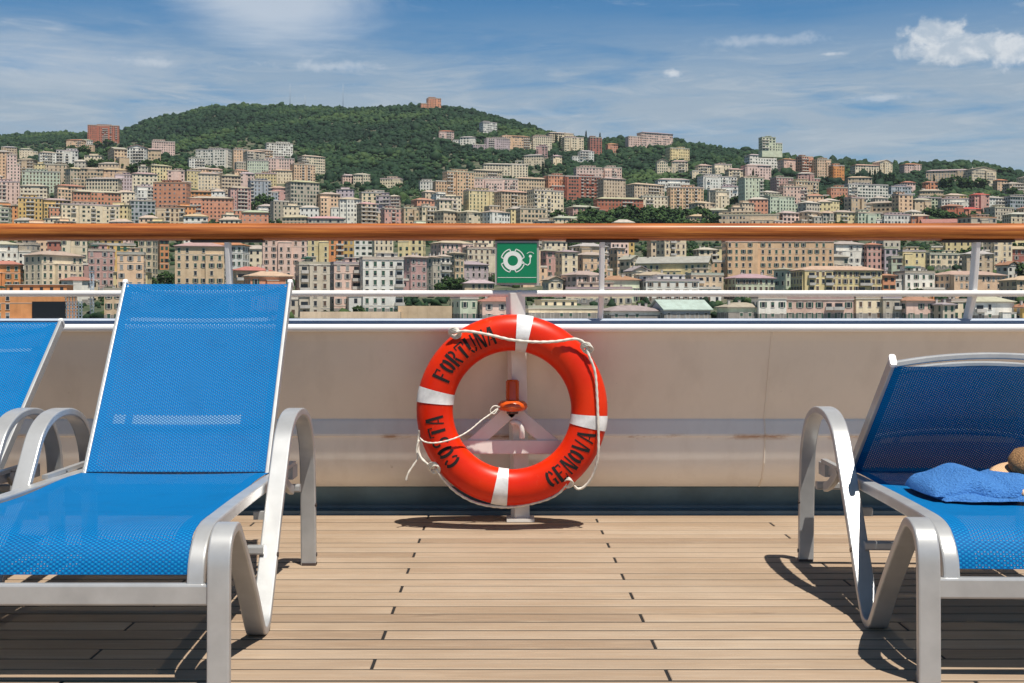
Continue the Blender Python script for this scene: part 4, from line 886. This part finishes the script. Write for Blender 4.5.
o = mb.build('distant_houses', mats); tag(o, 'small pale houses crowded in the gaps of the hillside town', 'houses', kind='stuff')
# ------------------------------------------------------------------ trees
bt = bpy.data.meshes.new('tmp'); import bmesh
def ico(sub):
    bm = bmesh.new(); bmesh.ops.create_icosphere(bm, subdivisions=sub, radius=1.0); bm.verts.ensure_lookup_table()
    v = np.array([q.co[:] for q in bm.verts]); f = np.array([[q.index for q in p.verts] for p in bm.faces]); bm.free(); return v, f
IV, IF = ico(1); IV2, IF2 = ico(2)
def mesh_np(name, V, Fc, mat, tint=None, smooth=False):
    me = bpy.data.meshes.new(name); me.vertices.add(len(V)); me.vertices.foreach_set('co', V.astype(np.float32).ravel())
    n = len(Fc); me.loops.add(n*3); me.loops.foreach_set('vertex_index', Fc.astype(np.int32).ravel()); me.polygons.add(n)
    me.polygons.foreach_set('loop_start', np.arange(0, n*3, 3, dtype=np.int32)); me.polygons.foreach_set('loop_total', np.full(n, 3, np.int32))
    if tint is not None:
        a = me.attributes.new('tint', 'FLOAT', 'POINT'); a.data.foreach_set('value', tint.astype(np.float32))
    me.materials.append(mat); me.polygons.foreach_set('use_smooth', np.full(n, smooth)); me.update(); me.validate(); return me
def crown_mesh(kind, seed):
    g = np.random.default_rng(seed); V = []; Fc = []; b = 0; n = 190
    for i in range(n):
        u = g.normal(size=3); u /= np.linalg.norm(u); r = g.uniform(.55, 1.0) ** .6
        if kind == 'cypress':
            zz = g.uniform(0, 1); rad = .26 * (1 - zz) ** .7 * (.4 + .6*min(1, zz*5)) + .02; a = g.uniform(0, 2*PI); p = np.array([rad*math.cos(a)*r, rad*math.sin(a)*r, zz * 2.3]); s = g.uniform(.05, .10)
        elif kind == 'pine':
            p = u * r * np.array([1.15, 1.15, .42]); p[2] = abs(p[2]) + .75 + .15*math.sin(5*u[0]); s = g.uniform(.10, .19)
        else:
            p = u * r * np.array([.95, .95, .8]); lob = .16*math.sin(4*u[0]+seed) + .14*math.sin(5*u[1]-seed) + .1*math.sin(6*u[2]); p = p * (1 + lob) + np.array([0, 0, .95]); s = g.uniform(.09, .20)
        vv = IV * s * (1 + .35*g.normal(size=(len(IV), 1))) * np.array([1.1, 1.1, .8]); V.append(vv + p); Fc.append(IF + b); b += len(IV)
    return mesh_np('crown', np.concatenate(V), np.concatenate(Fc), M['leaf_dark'] if kind == 'cypress' else M['leaf'])
CM = {'round': [crown_mesh('round', s) for s in range(4)], 'cypress': [crown_mesh('cypress', s) for s in (7, 8)], 'pine': [crown_mesh('pine', s) for s in (11, 12)]}
def trunk_mesh(h):
    mb = MB(); mb.lathe([(.10, -.35), (.075, .15), (.06, h)], (0,0,0), 7)
    for a in (0.4, 2.4, 4.5): mb.tube([(0, 0, h*.6), (.25*math.cos(a), .25*math.sin(a), h*1.1)], .03, 5)
    o = mb.build('trunk', M['bark']); me = o.data; bpy.data.objects.remove(o); return me
TM = {'round': trunk_mesh(.75), 'cypress': trunk_mesh(.4), 'pine': trunk_mesh(.9)}
tr = []   # px, base row, crown radius px, kind
for (px, row, r) in ((147,287,10),(142,280,8),(152,292,8),(240,268,9),(248,282,10),(236,292,9),(252,262,7),(262,290,10),(278,292,9),(304,309,10),(312,314,8),(336,312,9),(358,316,6),(376,313,5),(398,318,4),(412,318,4),(430,318,4),(446,288,7),(452,292,8),(460,290,7),(440,294,6),(418,290,6),(106,292,5),(112,286,5),
                     (572,236,9),(584,232,10),(598,236,10),(612,236,11),(626,232,9),(640,236,10),(652,228,9),(664,232,10),(678,236,11),(692,236,9),(704,234,8),(568,228,7),(634,224,8),(648,220,8),(700,240,6),
                     (696,262,9),(706,266,9),(716,266,9),(724,260,8),(702,272,7),(688,264,6),(558,247,7),(566,250,7),(550,252,6),(575,252,6),(986,262,9),(996,260,9),(1014,262,11),(1026,266,10),(1020,250,8),(866,282,6),(884,288,4),(790,296,5),(648,258,5),
                     (264,210,9),(256,212,6),(272,212,6),(290,222,5),(16,214,5),(22,222,5),(10,220,5),(8,196,5),(240,200,4),(92,170,6),(100,172,7),(110,172,7),(120,174,7),(134,176,7),(146,172,7),(158,174,8),(168,176,7),(178,178,7),(188,178,6),(70,172,5),(80,172,6),(52,176,5),(126,160,5),(140,164,6),(108,148,5),(98,150,5),(84,156,6),(72,156,6),
                     (896,222,7),(906,220,7),(928,220,7),(940,222,7),(950,224,7),(962,224,6),(974,224,7),(984,224,6),(996,222,6),(840,208,7),(828,210,8),(816,210,8),(804,214,7),(738,208,7),(730,216,6),(1012,196,5),(900,190,6),(890,184,6),(946,190,7),(956,188,7),(965,192,8),(940,180,6),(980,190,7)):
    tr.append((px, row, r, 'round'))
for (px, row, r) in ((659,259,7),(660,297,9),(753,184,6),(757,186,5),(543,176,6),(548,178,5),(556,148,6),(560,150,6),(870,184,6),(875,186,7),(880,186,7),(886,188,6),(890,188,7),(894,187,6),(980,182,6),(934,186,5),(600,142,4),(592,140,4),(586,140,4),(1000,190,5)): tr.append((px, row, r, 'cypress'))
for (px, row, r) in ((600,226,9),(616,224,9),(592,222,8),(690,222,8),(912,170,6),(1004,176,6)): tr.append((px, row, r, 'pine'))
bl_arr = np.array([(b['x'], b['y'], max(b['w'], b['dep']) * .5 + 3) for b in blds + rest])
for i, px in enumerate(range(556, 716, 11)): tr.append((px + random.uniform(-3, 3), 226 + random.uniform(-3, 4), random.uniform(8, 12), 'round'))
tl = []
for (px, row, r, kind) in tr:
    d = depth_of(px, row); x = (px - VX) / F * d; s = r / F * d
    near_b = np.hypot(bl_arr[:, 0] - x, bl_arr[:, 1] - d)
    tl.append(dict(x=x, y=d, z=ground_z(x, d), s=s, kind=kind, px=px, py=row - r))
n_extra = 0
for k in range(4000):   # street and garden trees between the houses
    px = random.uniform(-20, 1044); d = random.uniform(480, 1750); row = float(ground_row(px, d)); x = (px - VX)/F*d
    if 1 and row < 150: continue
    if np.any(np.hypot(bl_arr[:,0]-x, bl_arr[:,1]-d) < bl_arr[:,2]): continue
    s = random.uniform(3.0, 5.2); r = s*F/d
    tl.append(dict(x=x, y=d, z=ground_z(x, d), s=s, kind=random.choices(['round','cypress','pine'], [8, 2, 1])[0], px=px, py=row - r)); n_extra += 1
    if n_extra >= 150: break
KN = {'round': 'round_tree', 'cypress': 'cypress_tree', 'pine': 'umbrella_pine'}; KL = {'round': 'bushy round tree', 'cypress': 'slim dark cypress', 'pine': 'flat-topped pine'}
tg = {}
for q in tl: tg.setdefault((q['kind'], band_of(q['px'], q['py'])), []).append(q)
for (kd, bn), L in tg.items():
    L.sort(key=lambda q: q['px'])
    for i, q in enumerate(L):
        root = empty(KN[kd], (q['x'], q['y'], q['z']), random.uniform(0, 6.28)); root.scale = (q['s'],)*3
        tag(root, f"{KL[kd]}, {ORD[min(i+1, len(ORD)-1)] if i+1 < len(ORD) else 'last'} of its kind from the left {bn}", 'tree', 'trees among the houses')
        child('crown', random.choice(CM[kd]), root, (0,0,0)); child('trunk', TM[kd], root, (0,0,0))
# wooded hill: one mass
bound = [(-400,160),(0,146),(60,142),(125,142),(190,150),(250,142),(300,152),(322,168),(345,178),(380,196),(440,196),(452,168),(500,158),(560,178),(620,204),(700,206),(760,198),(860,206),(1024,210),(1400,214)]
pts = []; K = 150000
PX = rng.uniform(-260, 1290, K); DD = np.sqrt(rng.uniform(900**2, 2950**2, K)); RW = ground_row(PX, DD); XX = (PX - VX)/F*DD
bd = np.interp(PX, [a for a,_ in bound], [a for _,a in bound])
ok = (RW < bd) | ((RW < bd + 28) & (rng.random(K) < .28))
ok &= DD < np.interp(PX, rx_, ry_) + 150
for (bx, by, br) in bl_arr: ok &= ~((np.hypot(XX - bx, DD - by) < br + 1.5) | ((np.abs(XX - bx * DD / by) < br) & (DD < by) & (DD > by - 26)))
PX, DD, XX = PX[ok], DD[ok], XX[ok]; n = len(PX); print('forest trees', n)
ZZ = ground_z(XX, DD); sz = rng.uniform(1.5, 3.3, n) * np.where(rng.random(n) < .10, 1.6, 1.0) * (1 + .25*rng.standard_normal(n)).clip(.6, 1.6); nv = len(IV2)
patch = (np.sin(XX*.013 + np.sin(DD*.011)*2) + np.sin(DD*.017 + XX*.011) + np.sin(XX*.041 - DD*.03 + 1)) / 6 + .5
tint = (patch * 1.0 + rng.random(n) * .35 - .22).clip(0, 1)
V = IV2[None] * (1 + .16*rng.standard_normal((n, nv, 1))) * sz[:, None, None] * np.array([1, 1, .95]) ; V[:, :, 2] *= (.85 + .25*rng.standard_normal((n, 1)))
V += np.stack([XX, DD, ZZ + sz*.55], -1)[:, None, :]
Fc = (IF2[None] + (np.arange(n) * nv)[:, None, None]).reshape(-1, 3)
me = mesh_np('wooded_hill', V.reshape(-1, 3), Fc, M['forest'], np.repeat(tint, nv) + .10*rng.standard_normal(n*nv), True)
o = bpy.data.objects.new('hill_forest', me); COL.objects.link(o); tag(o, 'dense green woods covering the hill behind the town', 'forest', kind='stuff')
# ------------------------------------------------------------------ masts and a crane
for (px, yt, lab) in ((290, 84, 'thin radio mast on the ridge, tallest, leftmost of three'), (305, 95, 'short thin radio mast on the ridge between two taller ones'), (343, 84, 'thin radio mast on the ridge, rightmost of three')):
    d = 2240; x = (px - VX)/F*d; z0 = ground_z(x, d); zt = H + (VY - yt)/F*d
    root = empty('radio_mast', (x, d, z0)); tag(root, lab, 'radio mast', 'radio masts on the ridge'); mb = MB(); L = zt - z0; r0 = .9
    for a in range(3):
        mb.tube([(r0*math.cos(a*2.09), r0*math.sin(a*2.09), -2), (.3*math.cos(a*2.09), .3*math.sin(a*2.09), L)], .16, 5)
    for i in range(14):
        q = i/14; rr = r0*(1-q)+.3*q; mb.tube([(rr*math.cos(a*2.09), rr*math.sin(a*2.09), L*q) for a in range(4)], .08, 4)
    mb.build('lattice', M['steel_pale'], root)
def tower(px, yt, yb, mat, name, lab, cat, jib=0):
    d = 440 if yb > 310 else depth_of(px, yb); x = (px - VX)/F*d; z0 = H - (yb - VY)/F*d; zt = H - (yt - VY)/F*d; root = empty(name, (x, d, z0)); tag(root, lab, cat); mb = MB(); L = zt - z0
    for a, b_ in ((-1,-1),(1,-1),(1,1),(-1,1)): mb.tube([(a*.5, b_*.5, -8), (a*.5, b_*.5, L)], .1, 5)
    for i in range(int(L/1.2)):
        for q in range(4):
            c = [(-.5,-.5),(.5,-.5),(.5,.5),(-.5,.5)]; p0, p1 = c[q], c[(q+1) % 4]; mb.tube([(p0[0], p0[1], i*1.2), (p1[0], p1[1], (i+1)*1.2)], .06, 4)
    mb.build('mast', mat, root)
    if jib:
        mb = MB(); mb.tube([(0,0,L), (jib, 0, L)], .16, 6); mb.tube([(0,0,L+1.0), (jib*.9, 0, L+.2)], .09, 5); mb.build('jib', mat, root)
    else:
        mb = MB(); mb.box((0, -.2, L*.55), (1.7, 1.2, 1.6)); mb.box((0, 0, L+.15), (1.5, 1.5, .3)); mb.build('platform', mat, root)
tower(92, 272, 322, M['steel_pale'], 'floodlight_mast', 'pale blue steel lattice mast standing right of the large black screen', 'mast')
tower(932, 294, 324, M['crane_orange'], 'crane_mast', 'narrow orange lattice crane mast among pale houses below the white pipe rail', 'crane')

# low shrubs and rough growth in the gaps between the houses
K = 26000; PX = rng.uniform(-120, 1150, K); DD = np.sqrt(rng.uniform(435**2, 1500**2, K)); XX = (PX - VX)/F*DD; ok = np.ones(K, bool)
for b in blds + rest:
    cr, sr = math.cos(-R_(b['rot'])), math.sin(-R_(b['rot'])); lx = (XX-b['x'])*cr - (DD-b['y'])*sr; ly = (XX-b['x'])*sr + (DD-b['y'])*cr
    ok &= ~((np.abs(lx) < b['w']/2 + 1.2) & (np.abs(ly) < b['dep']/2 + 1.2))
ok &= (np.sin(XX*.05 + np.sin(DD*.04)*2) + np.sin(DD*.06 + 1.3) + rng.uniform(-1.2, 1.2, K)) > -.3
XX, DD = XX[ok], DD[ok]; n = len(XX); sz = rng.uniform(.7, 2.3, n); nv = len(IV)
V = IV[None] * (1 + .3*rng.standard_normal((n, nv, 1))) * sz[:, None, None]; V += np.stack([XX, DD, ground_z(XX, DD) + sz*.4], -1)[:, None, :]
me = mesh_np('hillside_shrubs', V.reshape(-1, 3), (IF[None] + (np.arange(n) * nv)[:, None, None]).reshape(-1, 3), M['forest'], np.repeat(rng.random(n), nv), True)
o = bpy.data.objects.new('hillside_shrubs', me); COL.objects.link(o); tag(o, 'low green shrubs growing in gaps between the hillside houses', 'shrubs', kind='stuff')
# ------------------------------------------------------------------ summer haze over the town
mb = MB(); mb.box((0, 100, 195), (8600, 8900, 440)); m = bpy.data.materials.new('haze_air'); m.use_nodes = True; nt = m.node_tree; nt.nodes.remove(nt.nodes['Principled BSDF'])
pv = nt.nodes.new('ShaderNodeVolumePrincipled'); pv.inputs['Color'].default_value = (.80, .90, 1, 1); pv.inputs['Density'].default_value = HAZE; pv.inputs['Anisotropy'].default_value = .2; nt.links.new(pv.outputs[0], nt.nodes['Material Output'].inputs['Volume'])
o = mb.build('haze', m); tag(o, kind='stuff')
